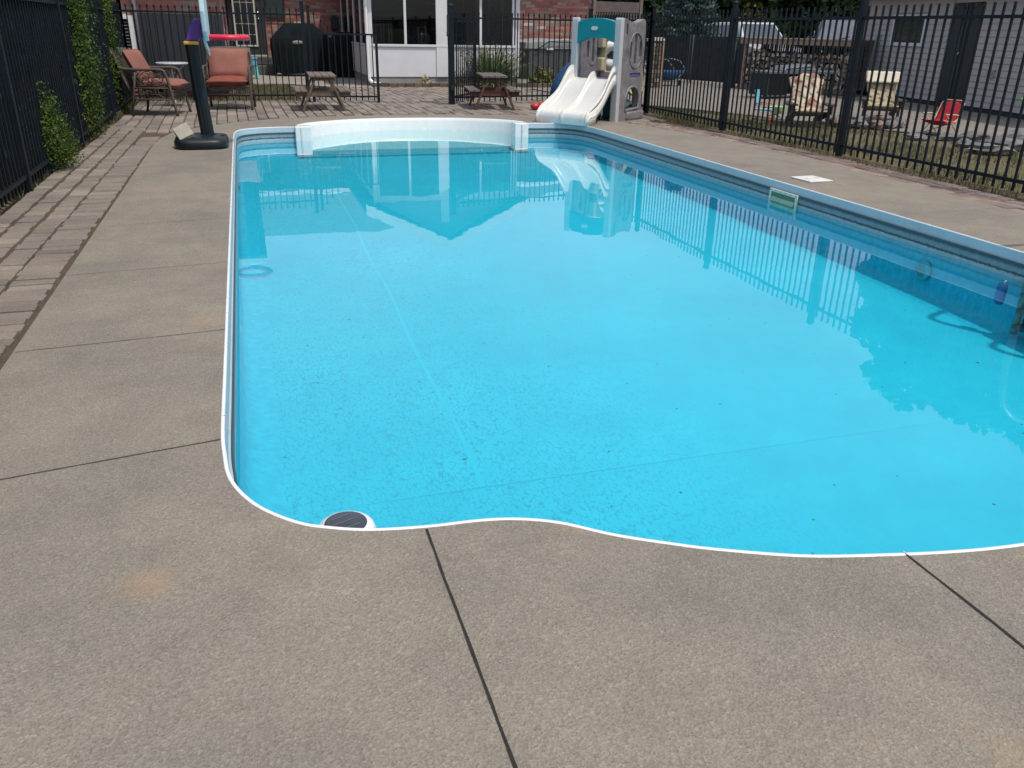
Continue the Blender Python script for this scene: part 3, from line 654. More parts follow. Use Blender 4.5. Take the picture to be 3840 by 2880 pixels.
# dark shuttered window right of the door
q = MB(); q.b2((.84, 26.86, 1.58), (1.30, 26.897, 2.7)); wn = hp(q, 'window', mat('green_glass', (.02, .04, .032), .15, .3))
q = MB(); q.b2((.79, 26.85, 1.50), (1.35, 26.896, 1.58)); q.b2((.79, 26.85, 1.582), (.838, 26.896, 2.7)); q.b2((1.302, 26.85, 1.582), (1.35, 26.896, 2.7)); hp(q, 'frame', CHAR, wn)
q = MB()
for s in (-1, 1):
    for c0 in (.14, .24):
        q.tube([(1.07+s*(c0-.02*k*0-.05*math.cos(k*.9)*(1-k*.1)), 26.84, 1.42+.045*math.sin(k*.9)*(1-k*.1)) for k in range(8)], .007, 5)
q.beam((.82, 26.84, 1.475), (1.32, 26.84, 1.475), .012); hp(q, 'iron_scroll', mat('iron_brown', (.05, .03, .025), .6), wn)
q = MB(); q.b2((2.64, 26.78, 1.20), (2.86, 26.89, 1.55)); q.b2((2.68, 26.76, 1.52), (2.82, 26.90, 1.6)); hp(q, 'meter_box', mat('meter_dark', (.02, .028, .03), .5), bevel=.01)
# stone door steps
t = thing('door_steps', 'grey stone steps below the dark back door', 'steps', (.3, 26.4, 0)); SL = mat('slate_grey', (.10, .10, .105), .85, .3, 7, .5, 30)
for y0, z0, z1 in ((-.5, -.02, .235), (-.1, .24, .46)):
    q = MB(); q.b2((-.62, y0, z0), (.62, .37, z1)); q.build('step', SL, t, bevel=.02)
# patio slab and lawn patch by the house
q = MB(); q.sheet([[(-.2, 21.6), (1.0, 21.9), (2.2, 20.6), (3.1, 20.6), (3.1, 26.85), (-.2, 26.85)]], -.010); struct(q.build('patio', CONC))
q = MB(); q.sheet([[(-1.9, 16.7), (1.02, 16.9), (1.12, 20.6), (1.0, 21.9), (-.2, 21.6), (-.27, 17.5), (-1.9, 17.5)]], -.014); struct(q.build('lawn', LAWN))

# ------------------------------------------------------------------ glazed porch
P = thing('sunroom', 'white framed gabled sunroom with dark windows attached to the brick house', 'porch', (4.85, 21.2, 0))
def ppt(mb, name, m, par=None, **k):
    o = mb.build(name, m, par or P, **k)
    if par is None: o.matrix_parent_inverse = Matrix.Translation((-4.85, -21.2, 0))
    return o
GW = mat('porch_white', (.66, .67, .70), .4, .04, 3)
q = MB(); q.b2((2.98, 21.22, -.02), (6.68, 26.88, .19)); ppt(q, 'foundation', mat('block_grey', (.26, .27, .26), .9, .15, 4, .4, 30))
q = MB(); q.b2((2.95, 21.2, .193), (6.70, 21.26, .87)); q.b2((2.95, 21.26, .193), (3.01, 26.88, .87)); q.b2((6.64, 21.26, .193), (6.70, 26.88, .87)); ppt(q, 'knee_wall', GW)
q = MB()
for x0, x1 in ((2.95, 3.04), (3.80, 3.86), (4.58, 4.86), (5.67, 5.73), (6.50, 6.56), (6.6, 6.70)): q.b2((x0, 21.17, .93 if x0 not in (2.95, 4.58, 6.6) else .19), (x1, 21.25, 2.45))
q.b2((2.945, 21.165, .872), (6.705, 21.26, .928)); q.b2((2.945, 21.165, 2.33), (6.705, 21.255, 2.47))
for y0 in (22.6, 23.9, 25.2, 26.8): q.b2((2.94, y0, .93), (3.0, y0+.07, 2.45)); q.b2((6.65, y0, .93), (6.71, y0+.07, 2.45))
q.b2((2.94, 21.26, .875), (3.02, 26.88, .925)); q.b2((6.63, 21.26, .875), (6.71, 26.88, .925))
q.b2((2.94, 21.26, 2.33), (3.02, 26.88, 2.45)); q.b2((6.63, 21.26, 2.33), (6.71, 26.88, 2.45))
q.b2((4.62, 21.15, 2.472), (4.84, 21.198, 3.05))
ppt(q, 'window_frame', GW, bevel=.006)
for x0, x1 in ((3.04, 3.80), (3.86, 4.58), (4.86, 5.67), (5.73, 6.50)):
    q = MB(); q.b2((x0, 21.205, .93), (x1, 21.211, 2.33)); ppt(q, 'window_pane', GLASS)
for x0 in (2.965, 6.675): q = MB(); q.b2((x0, 21.27, .93), (x0+.006, 26.8, 2.33)); ppt(q, 'side_pane', GLASS)
q = MB(); q.tube(spline([(2.90, 21.14, 2.5), (2.90, 21.14, 1.4), (2.90, 21.12, .3), (2.92, 21.10, .12), (3.02, 21.02, .05), (3.14, 20.96, .04)], 4), .045, 8); ppt(q, 'downpipe', WHITE)
# gabled roof with white fascia
q = MB(); ax, az, lx, lz, rx, rz = 4.78, 3.60, 2.62, 2.58, 7.02, 2.52
for (x0, z0, x1, z1) in ((lx, lz, ax, az), (ax, az, rx, rz)):
    q.add([(x0, 20.75, z0), (x1, 20.75, z1), (x1, 27.5, z1), (x0, 27.5, z0), (x0, 20.75, z0+.1), (x1, 20.75, z1+.1), (x1, 27.5, z1+.1), (x0, 27.5, z0+.1)], [(0, 1, 2, 3), (4, 7, 6, 5), (0, 4, 5, 1), (1, 5, 6, 2), (2, 6, 7, 3), (3, 7, 4, 0)])
ppt(q, 'roof', SHING)
q = MB()
for (x0, z0, x1, z1) in ((lx, lz, ax, az), (ax, az, rx, rz)):
    q.add([(x0, 20.70, z0-.16), (x1, 20.70, z1-.16), (x1, 20.74, z1-.16), (x0, 20.74, z0-.16), (x0, 20.70, z0+.11), (x1, 20.70, z1+.11), (x1, 20.74, z1+.11), (x0, 20.74, z0+.11)], [(0, 3, 2, 1), (4, 5, 6, 7), (0, 1, 5, 4), (1, 2, 6, 5), (2, 3, 7, 6), (3, 0, 4, 7)])
ppt(q, 'fascia', WHITE)
q = MB(); q.add([(2.95, 21.2, 2.47), (6.70, 21.2, 2.47), (4.80, 21.2, 3.5), (2.95, 21.26, 2.47), (6.70, 21.26, 2.47), (4.80, 21.26, 3.5)], [(0, 1, 2), (3, 5, 4), (0, 3, 4, 1), (1, 4, 5, 2), (2, 5, 3, 0)]); ppt(q, 'gable_wall', mat('gable_grey', (.26, .27, .28), .7))
# things inside the sunroom
def seat_thing(name, label, x, y, w, h, m, rz=0):
    t = thing(name, label, 'chair', (x, y, .19), rz)
    q = MB(); q.box((0, 0, .40), (w, .5, .09)); q.build('seat', m, t, bevel=.02)
    q = MB(); q.box((0, .24, .42+(h-.42)/2), (w, .07, h-.4), rot=(-.12, 0, 0)); q.build('backrest', m, t, bevel=.04, seg=3)
    for sx in (-1, 1):
        for sy in (-1, 1): q = MB(); q.beam((sx*w*.42, sy*.2, 0), (sx*w*.40, sy*.18, .36), .035); q.build('leg', m, t)
    return t
seat_thing('porch_chair', 'yellow chair seen through the left sunroom window', 3.75, 22.0, .42, 1.08, mat('chair_yellow', (.30, .28, .07), .6), R(170))
seat_thing('porch_chair', 'brown chair behind glass at the left end of the sunroom', 3.30, 22.3, .5, 1.2, mat('chair_brown', (.11, .05, .035), .7), R(185))
t = thing('wrapped_bundle', 'grey plastic wrapped bundle behind the sunroom glass', 'bundle', (4.28, 22.1, .19)); q = MB(); rr = np.random.default_rng(5)
for i in range(5): q.ball((-.2+.1*i, rr.uniform(-.06, .06), .55+rr.uniform(-.05, .08)), (.09, .12, .55), 10, 8)
q.build('plastic_wrap', mat('plastic_grey', (.20, .19, .2), .35, .3, 9), t); q = MB(); q.tube([(-.25, -.14, .75), (0, -.17, .73), (.25, -.14, .75)], .012, 6); q.build('tie_cord', mat('cord_dark', (.05, .05, .05), .7), t)
t = thing('wheelie_bin', 'dark green wheeled bin behind the right sunroom window', 'bin', (6.03, 22.0, .19), R(5))
q = MB(); q.box((0, 0, .46), (.44, .46, .9), taper=1.15); q.build('bin_body', mat('bin_green', (.012, .035, .022), .4), t, bevel=.02)
q = MB(); q.box((0, -.02, .94), (.56, .58, .05)); q.box((0, .27, .93), (.4, .06, .05)); q.build('lid', mat('bin_green', (.012, .035, .022), .4), t, bevel=.015)
q = MB(); q.box((-.05, -.272, .62), (.10, .004, .12)); q.box((.02, -.262, .45), (.05, .004, .05)); q.build('sticker', mat('sticker_grey', (.4, .42, .42), .6), t)
q = MB()
for s in (-1, 1): q.tube([(s*.2, .22, .08), (s*.26, .22, .08)], .09, 14)
q.build('wheel', mat('black_rubber', (.01, .01, .01), .4), t)
# outdoor flower bed along the sunroom
q = MB(); q.sheet([[(3.0, 20.72), (8.4, 20.45), (8.4, 21.35), (3.0, 21.35)]], .03); struct(q.build('flower_bed', ground_mat('mulch', [(.3, (.07, .05, .035)), (.7, (.20, .15, .09))], 8, 50)))
t = thing('bed_edging', 'low brown edging of the bed in front of the sunroom', 'edging', (5.7, 20.58, 0)); q = MB()
rr = random.Random(2)
for i in range(27): q.tone = rr.random(); q.box((-2.7+i*.2, .12-i*.0105, .03), (.19, .09, .1+rr.uniform(-.01, .01)), rot=(0, 0, rr.uniform(-.05, .05)))
q.build('edging_block', tone_mat('edging', [(0, (.09, .07, .055)), (1, (.17, .13, .10))]), t, bevel=.006)

# ------------------------------------------------------------------ covered barbecue
t = thing('covered_barbecue', 'large barbecue under a black cover by the brick wall', 'barbecue', (2.0, 25.6, 0))
CV = mat('cover_black', (.006, .011, .014), .85, .35, 4, .4, 9, spec=.15)
def cover(rows, n=56, seed=0):
    q = MB(); q.smooth = True; rng = random.Random(seed); ph = [rng.uniform(0, 6) for _ in range(6)]
    for (x0, x1, y0, y1, z, f) in rows:
        for k in range(n):
            a = 2*PI*k/n; c, s_ = math.cos(a), math.sin(a); e = .28; px = (abs(c)**e)*(1 if c > 0 else -1); py = (abs(s_)**e)*(1 if s_ > 0 else -1)
            wob = f*(.02*math.sin(9*a+ph[0])+.014*math.sin(17*a+ph[1])+.010*math.sin(31*a+ph[2]))
            q.v.append(((x0+x1)/2+(px*(x1-x0)/2)*(1+wob), (y0+y1)/2+(py*(y1-y0)/2)*(1+wob*2), z+f*.02*math.sin(5*a+ph[3]))); q.t.append(.5)
    for i in range(len(rows)-1):
        for k in range(n): q.f.append([i*n+k, i*n+(k+1) % n, (i+1)*n+(k+1) % n, (i+1)*n+k]); q.mi.append(0); q.sm.append(True)
    q.f.append([(len(rows)-1)*n+k for k in range(n)]); q.mi.append(0); q.sm.append(True); return q
q = cover([(-1.10, .46, -.38, .38, .06, 1.2), (-1.14, .50, -.4, .4, .35, 1.0), (-1.18, .5, -.4, .4, .75, .6), (-1.17, .48, -.38, .38, .94, .3), (-1.15, .46, -.37, .37, .97, .3), (-.80, .04, -.24, .24, 1.33, .15), (-.76, .02, -.22, .22, 1.36, .1), (-.6, -.1, -.1, .1, 1.365, .1)]); q.build('main_cover', CV, t)
q = MB(); q.lathe([(.0001, .006), (.15, .006), (.16, 0)], 24, Matrix.Translation((-.46, -.405, .87)) @ Matrix.Rotation(PI/2, 4, 'X') @ Matrix.Diagonal((1, .32, 1, 1))); q.build('badge', mat('badge_grey', (.22, .22, .19), .5), t)
t2 = thing('covered_grill', 'smaller black covered grill standing right of the large covered barbecue', 'barbecue', (2.75, 24.9, 0))
q = cover([(-.42, .42, -.36, .36, .02, 1.6), (-.42, .42, -.36, .36, .5, 1.2), (-.38, .40, -.32, .32, .95, .6), (-.2, .25, -.2, .2, 1.12, .4), (-.1, .15, -.1, .1, 1.16, .2)], seed=4); q.build('grill_cover', CV, t2)
q = MB(); q.tube([(.40, -.3, .3), (.5, -.34, .27), (.46, -.36, .1)], .012, 6); q.build('side_strap', CV, t2)
# kids plastic table and bench near the door
t = thing('toddler_table', 'light blue plastic toddler play table on the patio by the door', 'play table', (.12, 24.2, 0)); AQ = mat('plastic_aqua', (.10, .42, .62), .4, .06); TG = mat('plastic_mint', (.18, .62, .58), .4, .06)
q = MB(); q.box((0, 0, .40), (.52, .4, .17)); q.box((0, 0, .49), (.56, .44, .03)); q.build('tabletop', AQ, t, bevel=.02)
for sx in (-1, 1):
    for sy in (-1, 1): q = MB(); q.beam((sx*.24, sy*.16, 0), (sx*.21, sy*.14, .40), .08); q.build('leg', TG, t, bevel=.012)
t = thing('watering_toy', 'dark green plastic toy crouched beside the toddler table', 'toy', (-.02, 23.8, 0)); q = MB(); q.ball((0, 0, .12), (.12, .1, .12), 12, 8); q.tube([(.08, 0, .16), (.18, 0, .22), (.2, 0, .3)], [.03, .02, .025], 8); q.build('toy_body', mat('toy_green', (.01, .12, .10), .4), t)
q = MB(); q.tube([(-.08, 0, .2), (-.14, 0, .28), (-.04, 0, .34), (.05, 0, .24)], .012, 6); q.build('handle', mat('toy_green', (.01, .12, .10), .4), t)
# hot tub
t = thing('hot_tub', 'dark grey hot tub with a pale grey folded cover against the brick wall', 'hot tub', (8.9, 25.0, 0)); TB = mat('tub_dark', (.045, .05, .055), .6, .15)
q = MB(); q.b2((-1.1, -1.15, .0), (1.15, 1.1, .86)); q.build('cabinet', TB, t, bevel=.04)
q = MB()
for i in range(8): q.b2((-1.06+i*.28, -1.165, .06), (-1.06+i*.28+.25, -1.148, .8))
q.build('side_panel', mat('tub_panel', (.055, .06, .066), .55), t, bevel=.006)
CVR = mat('cover_grey', (.26, .27, .27), .6, .12, 4)
q = MB(); q.add([(-1.18, -1.2, .80), (1.2, -1.2, .80), (1.2, 1.15, .80), (-1.18, 1.15, .80), (-1.18, -1.2, .98), (1.2, -1.2, .98), (1.2, 1.15, .98), (-1.18, 1.15, .98), (0, -1.2, 1.07), (0, 1.15, 1.07)], [(0, 3, 2, 1), (0, 1, 5, 8, 4), (2, 3, 7, 9, 6), (1, 2, 6, 5), (3, 0, 4, 7), (4, 8, 9, 7), (8, 5, 6, 9)]); q.build('cover', CVR, t, bevel=.02)
q = MB(); q.tube([(-.9, -1.22, .75), (-.5, -1.26, 1.0), (.9, -1.24, .98)], .014, 6); q.build('cover_lifter', FENCEM, t)
q = MB(); q.b2((-.55, -1.22, .78), (-.35, -1.205, .83)); q.b2((.2, -1.22, .78), (.45, -1.205, .83)); q.build('strap', mat('strap_pale', (.6, .6, .6), .5), t)
# ------------------------------------------------------------------ wicker chairs
WK = mat('wicker_brown', (.075, .062, .05), .6, .3, 30, .3, 120); CU = mat('cushion_terracotta', (.25, .10, .075), .85, .12, 5, .4, 160)
CU2 = mat('cushion_red', (.21, .052, .034), .85, .12, 5, .4, 160)
def pillow(w, d, h, n=10, e=.18):
    q = MB(); q.smooth = True
    for side in (1, -1):
        o = len(q.v)
        for i in range(n+1):
            for j in range(n+1):
                u, v = 2*i/n-1, 2*j/n-1; k = max(0, (1-abs(u)**5)*(1-abs(v)**5))**.45
                q.v.append((u*w/2*(1-e*.2*(1-abs(v)**2)*0), v*d/2, side*h/2*k+.004*math.sin(5*u+3*v))); q.t.append(.5)
        for i in range(n):
            for j in range(n):
                f = [o+i*(n+1)+j, o+(i+1)*(n+1)+j, o+(i+1)*(n+1)+j+1, o+i*(n+1)+j+1]; q.f.append(f if side > 0 else f[::-1]); q.mi.append(0); q.sm.append(True)
    return q
def wicker_chair(label, loc, rz, cm, seed):
    t = thing('wicker_chair', label, 'patio chair', loc, rz, 'wicker patio chairs with cushions'); rng = random.Random(seed)
    q = MB(); q.beam((-.30, .02, .33), (.30, .02, .33), .58, .03); q.build('seat_frame', WK, t)
    for s in (-1, 1):
        q = MB(); q.tube(spline([(s*.34, .50, .88), (s*.355, .46, .74), (s*.36, .40, .67), (s*.36, .1, .66), (s*.36, -.14, .66), (s*.36, -.21, .60), (s*.36, -.25, .40), (s*.36, -.31, .0)], 4), .021, 8); q.build('arm_frame', WK, t)
        q = MB(); q.tube([(s*.36, .36, 0), (s*.355, .28, .35), (s*.35, .22, .66)], .019, 8); q.build('rear_leg', WK, t)
        q = MB()
        for z in (.40, .24): q.tube([(s*.36, -.26, z), (s*.36, .30, z)], .012, 6)
        for i in range(70):          # open random weave in the side panel
            y0 = -.22+.5*rng.random(); z0 = .25+.4*rng.random(); a = rng.uniform(0, PI); L = rng.uniform(.08, .2)
            y1, z1 = y0+L*math.cos(a), z0+L*math.sin(a)
            cl = lambda v, a_, b_: max(a_, min(b_, v))
            q.tube([(s*.357, cl(y0, -.24, .27), cl(z0, .25, .65)), (s*.365, cl((y0+y1)/2, -.24, .27), cl((z0+z1)/2+.02, .25, .65)), (s*.357, cl(y1, -.24, .27), cl(z1, .25, .65))], .006, 4)
        for i in range(9): q.tube([(s*.358, -.22+.06*i, .25), (s*.358, -.2+.06*i+.02*rng.uniform(-1, 1), .41)], .006, 4)
        q.build('side_weave', WK, t)
    q = MB(); q.smooth = True
    for i in range(9):
        for j in range(7):
            u = -1+i/4; v = j/6; q.v.append((u*.35, .33+.20*v+.05*(1-u*u), .36+.58*v+.02*(1-u*u)*v)); q.t.append(.5)
    for i in range(8):
        for j in range(6): a = i*7+j; q.f.append([a, a+7, a+8, a+1]); q.mi.append(0); q.sm.append(True)
    o = q.build('back_shell', WK, t); m_ = o.modifiers.new('s', 'SOLIDIFY'); m_.thickness = .03
    q = MB()
    for z in (.36, .24): q.tube([(-.36, -.27, z), (.36, -.27, z)], .014, 6)
    for i in range(24): q.tube([(-.34+.0295*i, -.27, .24), (-.34+.0295*(i+rng.uniform(-1, 1)), -.275, .36)], .006, 4)
    q.build('front_weave', WK, t)
    q = pillow(.64, .66, .15); o = q.build('seat_cushion', CU2 if cm else CU, t, loc=(0, -.04, .44))
    q = MB(); q.tube([(x*.31, -.04+y*.32, .45) for x, y in ((-1, -1), (0, -1.03), (1, -1), (1.02, 0), (1, 1), (-1, 1), (-1.02, 0))], .006, 5, closed=True); q.build('piping', CU, o).location = (0, .04, -.44)
    q = pillow(.62, .5, .15); q.build('back_cushion', CU, t, loc=(0, .27, .70), rot=(R(66), 0, 0))
wicker_chair('brown wicker chair with terracotta cushions seen side-on by the left fence', (-1.24, 14.40, 0), R(78), 0, 1)
wicker_chair('brown wicker chair with terracotta cushions facing the pool behind the toy hoop', (-.24, 15.25, 0), R(-5), 1, 2)
t = thing('side_table', 'small pale grey patio table between the two wicker chairs', 'table', (-1.12, 15.75, 0)); TM = mat('table_grey', (.42, .46, .47), .45, .08)
q = MB(); q.lathe([(.0001, .665), (.24, .665), (.26, .675), (.262, .69), (.25, .70), (.0001, .70)], 28); q.build('tabletop', TM, t)
for k in range(3):
    a = k*2.1+.4; q = MB(); q.tube(spline([(.20*math.cos(a), .20*math.sin(a), .66), (.09*math.cos(a), .09*math.sin(a), .56), (.07*math.cos(a), .07*math.sin(a), .35), (.2*math.cos(a), .2*math.sin(a), 0)], 4), .016, 6); q.build('leg', TM, t)
# ------------------------------------------------------------------ picnic tables
def picnic(label, loc, rz, m, mt):
    t = thing('picnic_table', label, 'picnic table', loc, rz, "children's picnic tables in front of the back fence")
    q = MB()
    for i in range(4): q.box((-.165+.11*i, 0, .545), (.103, 1.18, .035))
    q.build('tabletop', mt, t, bevel=.005)
    q = MB(); q.box((0, -.47, .50), (.40, .035, .055)); q.box((0, .47, .50), (.40, .035, .055)); q.box((0, 0, .515), (.08, .9, .022)); q.build('top_cleat', m, t, bevel=.004)
    for s in (-1, 1):
        q = MB()
        for k in (0, 1): q.box((s*(.305+.10*k), 0, .315), (.094, 1.14, .032))
        q.build('bench_seat', mt, t, bevel=.005)
    for y in (-.47, .47):
        for s in (-1, 1): q = MB(); q.beam((s*.345, y-.037*(1 if y < 0 else -1), 0), (s*.12, y-.037*(1 if y < 0 else -1), .52), .075, .034); q.build('leg', m, t, bevel=.004)
        q = MB(); q.box((0, y-.0, .27), (.88, .034, .085)); q.build('cross_beam', m, t, bevel=.004)
    q = MB()
    for s in (-1, 1):
        q.tube([(s*.235, -.535, .26), (s*.235, -.527, .26)], .009, 8); q.tube([(s*.135, -.535, .49), (s*.135, -.527, .49)], .009, 8); q.tube([(s*.255, -.535, .24), (s*.255, -.527, .24)], .006, 8)
    q.build('bolt', mat('bolt_steel', (.5, .5, .5), .3, metal=1), t)
    return t
picnic('small weathered grey-brown picnic table in front of the low fence panel', (1.26, 15.12, 0), R(-2), mat('wood_greybrown', (.13, .095, .07), .8, .25, 9, .4, 60), mat('wood_greytop', (.15, .12, .10), .8, .25, 9, .4, 60))
picnic('small red-brown picnic table with grey top in front of the plant with flower heads', (4.24, 15.02, 0), R(-9), mat('wood_redbrown', (.10, .045, .03), .8, .25, 9, .4, 60), mat('wood_greydark', (.12, .105, .10), .8, .3, 9, .4, 60))

# ------------------------------------------------------------------ toy basketball hoop
t = thing('toy_basketball_hoop', 'toy basketball hoop with black post, red rim and white backboard at the pool corner', 'basketball hoop', (-.53, 10.38, 0)); BK = mat('plastic_black', (.007, .012, .016), .45, .25, 4, spec=.35)
q = MB(); prof = [(.0001, .0), (.97, .0), (1, .02), (1, .07), (.95, .105), (.55, .125), (.3, .14), (.0001, .14)]
q.smooth = True; n = 48
for r_, z in prof:
    for k in range(n):
        a = 2*PI*k/n; c, s_ = math.cos(a), math.sin(a); e = .5; q.v.append((.295*r_*abs(c)**e*(1 if c > 0 else -1), .36*r_*abs(s_)**e*(1 if s_ > 0 else -1)+.04, z)); q.t.append(.5)
for i in range(len(prof)-1):
    for k in range(n): q.f.append([i*n+k, i*n+(k+1) % n, (i+1)*n+(k+1) % n, (i+1)*n+k]); q.mi.append(0); q.sm.append(True)
q.build('base', BK, t)
q = MB(); q.ball((.17, .02, .115), (.09, .05, .03), 12, 6); q.build('water_cap', BK, t)
q = MB(); pts = [(.075, 0, .10), (.045, .0, .6), (.02, .0, 1.09)]
q.add([(x+dx*wd, y+dy*.06, z) for (x, y, z), wd in zip(pts, (.072, .070, .066)) for dx, dy in ((-1, -.6), (-.6, -1), (.6, -1), (1, -.6), (1, .6), (.6, 1), (-.6, 1), (-1, .6))],
      [(i*8+k, i*8+(k+1) % 8, (i+1)*8+(k+1) % 8, (i+1)*8+k) for i in range(2) for k in range(8)]+[tuple(16+k for k in range(8))]); q.build('post', BK, t, bevel=.006)
q = MB(); q.beam((.07, -.062, .14), (.03, -.062, 1.05), .03, .012); q.build('post_rib', BK, t)
q = MB(); q.box((.02, 0, 1.105), (.155, .15, .035)); q.build('collar', mat('plastic_yellow', (.75, .36, .02), .4), t, bevel=.01)
q = MB(); q.add([(-.04, -.045, 1.12), (.10, -.045, 1.12), (.14, -.045, 1.18), (.16, -.045, 1.34), (.10, -.045, 1.36), (.05, -.045, 1.32)]+[(-.04, .045, 1.12), (.10, .045, 1.12), (.14, .045, 1.18), (.16, .045, 1.34), (.10, .045, 1.36), (.05, .045, 1.32)], [(0, 1, 2, 3, 4, 5), (11, 10, 9, 8, 7, 6)]+[(i, i+6, (i+1) % 6+6, (i+1) % 6) for i in range(6)]); q.build('arm', mat('plastic_purple', (.10, .035, .28), .4), t, bevel=.015)
q = MB(); bp = [(-.50, 1.42-.0), (-.44, 1.22), (-.25, 1.13), (.25, 1.13), (.44, 1.22), (.50, 1.42), (.50, 1.68), (.38, 1.80), (-.38, 1.80), (-.50, 1.68)]
q.poly([bp], .165, .215, Matrix(((0, 0, 1, 0), (1, 0, 0, 0), (0, 1, 0, 0), (0, 0, 0, 1)))); q.build('backboard', mat('board_white', (.62, .74, .78), .35, .05), t, bevel=.012)
q = MB(); q.tube([(.155, -.0, 1.16), (.19, 0, 1.02)], .018, 8); q.tube([(.19, 0, 1.02), (.2, 0, .98)], .012, 8); q.build('board_tab', mat('board_white', (.62, .74, .78), .35, .05), t)
q = MB(); C0 = Vector((.415, 0, 1.165)); q.tube([C0+Vector((.20*math.cos(a), .20*math.sin(a), 0)) for a in np.linspace(0, 2*PI, 32, endpoint=False)], .03, 10, closed=True); q.box((.20, 0, 1.165), (.05, .12, .05)); q.build('rim', mat('plastic_red', (.70, .015, .06), .35), t)
t = thing('concrete_block', 'square concrete block tilted on the base of the toy hoop', 'block', (-.70, 10.26, .155)); q = MB(); q.box((0, 0, 0), (.17, .2, .1)); q.box((0, 0, .0), (.172, .03, .03)); q.build('block_body', mat('concrete_block', (.34, .33, .27), .9, .12, 8, .5, 60), t, rot=(R(35), R(-24), R(12)), bevel=.006)

# ------------------------------------------------------------------ toddler climber with double slide
A = thing('climbing_slide', 'grey and teal plastic toddler climber with cream double slide at the far pool corner', 'play climber', (5.252, 12.658, 0), R(-54.1)); A.scale = (1.1, 1, 1.03)
GR = mat('plastic_grey', (.56, .55, .555), .42, .015, 2); GR2 = mat('plastic_greydark', (.30, .29, .30), .5, .06)
TEAL = mat('plastic_teal', (.0, .24, .28), .38, .06); PUR = mat('plastic_lilac', (.12, .10, .30), .5, .06); BEI = mat('plastic_beige', (.50, .45, .28), .45, .06)
SLD = mat('plastic_cream', (.66, .65, .61), .25, .012, 1.5)
def rr_(cx, cy, w_, h_, r_=None, n=5):
    r_ = r_ or min(w_, h_)/2; P_ = []
    for (sx, sy, a0) in ((1, 1, 0), (-1, 1, 90), (-1, -1, 180), (1, -1, 270)):
        for k in range(n+1): a = R(a0+90*k/n); P_.append((cx+sx*(w_/2-r_)+r_*math.cos(a), cy+sy*(h_/2-r_)+r_*math.sin(a)))
    return P_
YZ = Matrix(((0, 0, 1, 0), (1, 0, 0, 0), (0, 1, 0, 0), (0, 0, 0, 1)))   # (y, z) plates extruded along x
XZ = Matrix(((1, 0, 0, 0), (0, 0, -1, 0), (0, 1, 0, 0), (0, 0, 0, 1)))  # (x, z) plates extruded along -y
outl = spline([(0.0, 0.0), (.3, 0), (.6, 0), (.80, 0.0), (.825, .05), (.81, .15), (.76, .20), (.745, .35), (.735, .8), (.735, 1.2), (.73, 1.36), (.70, 1.425), (.64, 1.435), (.52, 1.40), (.38, 1.385), (.24, 1.405), (.12, 1.435), (.04, 1.43), (0.0, 1.38), (0, .7)], 3, True)
port = [(.23, .14), (.64, .17)]+[(.44+.215*math.cos(a), .30+.19*math.sin(a)) for a in np.linspace(-.2, PI+.25, 14)]
slots = [rr_(.30, 1.0, .075, .27), rr_(.455, 1.01, .08, .44), rr_(.61, 1.02, .065, .24)]
oval = [(.455+.21*math.cos(a), 1.0+.25*math.sin(a)) for a in np.linspace(0, 2*PI, 36, endpoint=False)]
pslot = rr_(.48, .655, .34, .055, .012, 3); tslot = rr_(.16, 1.29, .05, .17)
def panel(sgn):
    m = MB(); f = lambda a, b: (a, b) if sgn > 0 else (-b, -a)
    if sgn < 0: outs, ins = (-.400, -.385), (-.35, -.335)
    z = f(.340, .362); m.poly([outl, port, tslot], z[0], z[1], YZ)
    z = f(.362, .400); m.poly([outl, port, tslot, pslot, oval], z[0], z[1], YZ)
    ring = [(.455+(p[0]-.455)*.94, 1.0+(p[1]-1.0)*.94) for p in oval]; z = f(.362, .396); m.poly([ring]+slots, z[0], z[1], YZ)
    z = f(.300, .340); m.poly([outl, port, tslot, oval], z[0], z[1], YZ); z = f(.306, .340); m.poly([ring]+slots, z[0], z[1], YZ)
    o = m.build('side_panel', GR, A, bevel=.006); return o
for s in (1, -1):
    pn = panel(s)
    m = MB(); m.add([(s*x, y, z) for z, k in ((0, 1.0), (.35, 1), (1.0, 1), (1.36, 1), (1.42, .9), (1.445, .6)) for x, y in ((.405, -.025), (.405, .05), (.335-.0, .05), (.29+.02*(1-k), .02), (.29+.02*(1-k), -.02*k), (.31, -.035*k), (.39-.02*(1-k), -.035*k))],
          [(i*7+k, i*7+(k+1) % 7, (i+1)*7+(k+1) % 7, (i+1)*7+k)[::s] for i in range(5) for k in range(7)]+[tuple(35+k for k in range(7))[::s]]); m.build('front_column', mat('plastic_grey2', (.47, .485, .495), .42, .015, 2), A, bevel=.010)
    m = MB(); m.b2((s*.358, .33, .635), (s*.390, .63, .675)); m.build('slot_insert', PUR, pn)
    m = MB(); m.b2((s*.330, .13, 1.20), (s*.36, .19, 1.30)); m.build('slot_insert', TEAL, pn)
    m = MB(); m.tube([(s*.402, .455+.208*math.cos(a), 1.0+.248*math.sin(a)) for a in np.linspace(0, 2*PI, 40, endpoint=False)], .009, 6, closed=True); m.tube([(s*.40, p[0], p[1]) for p in port], .016, 8, closed=True); m.build('moulded_ring', GR, pn)
    m = MB(); m.b2((s*.34, .28, .0), (s*.43, .82, .13)) if s > 0 else m.b2((s*.43, .28, .0), (s*.34, .82, .13)); m.build('foot', GR, A, bevel=.03, seg=3)
m = MB(); top = [(.30, 1.385), (.22, 1.415), (.1, 1.435), (0, 1.44), (-.1, 1.435), (-.22, 1.415), (-.30, 1.385), (-.305, 1.08), (-.24, 1.125), (-.14, 1.16), (0, 1.175), (.14, 1.165), (.24, 1.14), (.305, 1.10)]
m.poly([top], -.07, .035, XZ); ar = m.build('arch', TEAL, A, bevel=.018, seg=3)
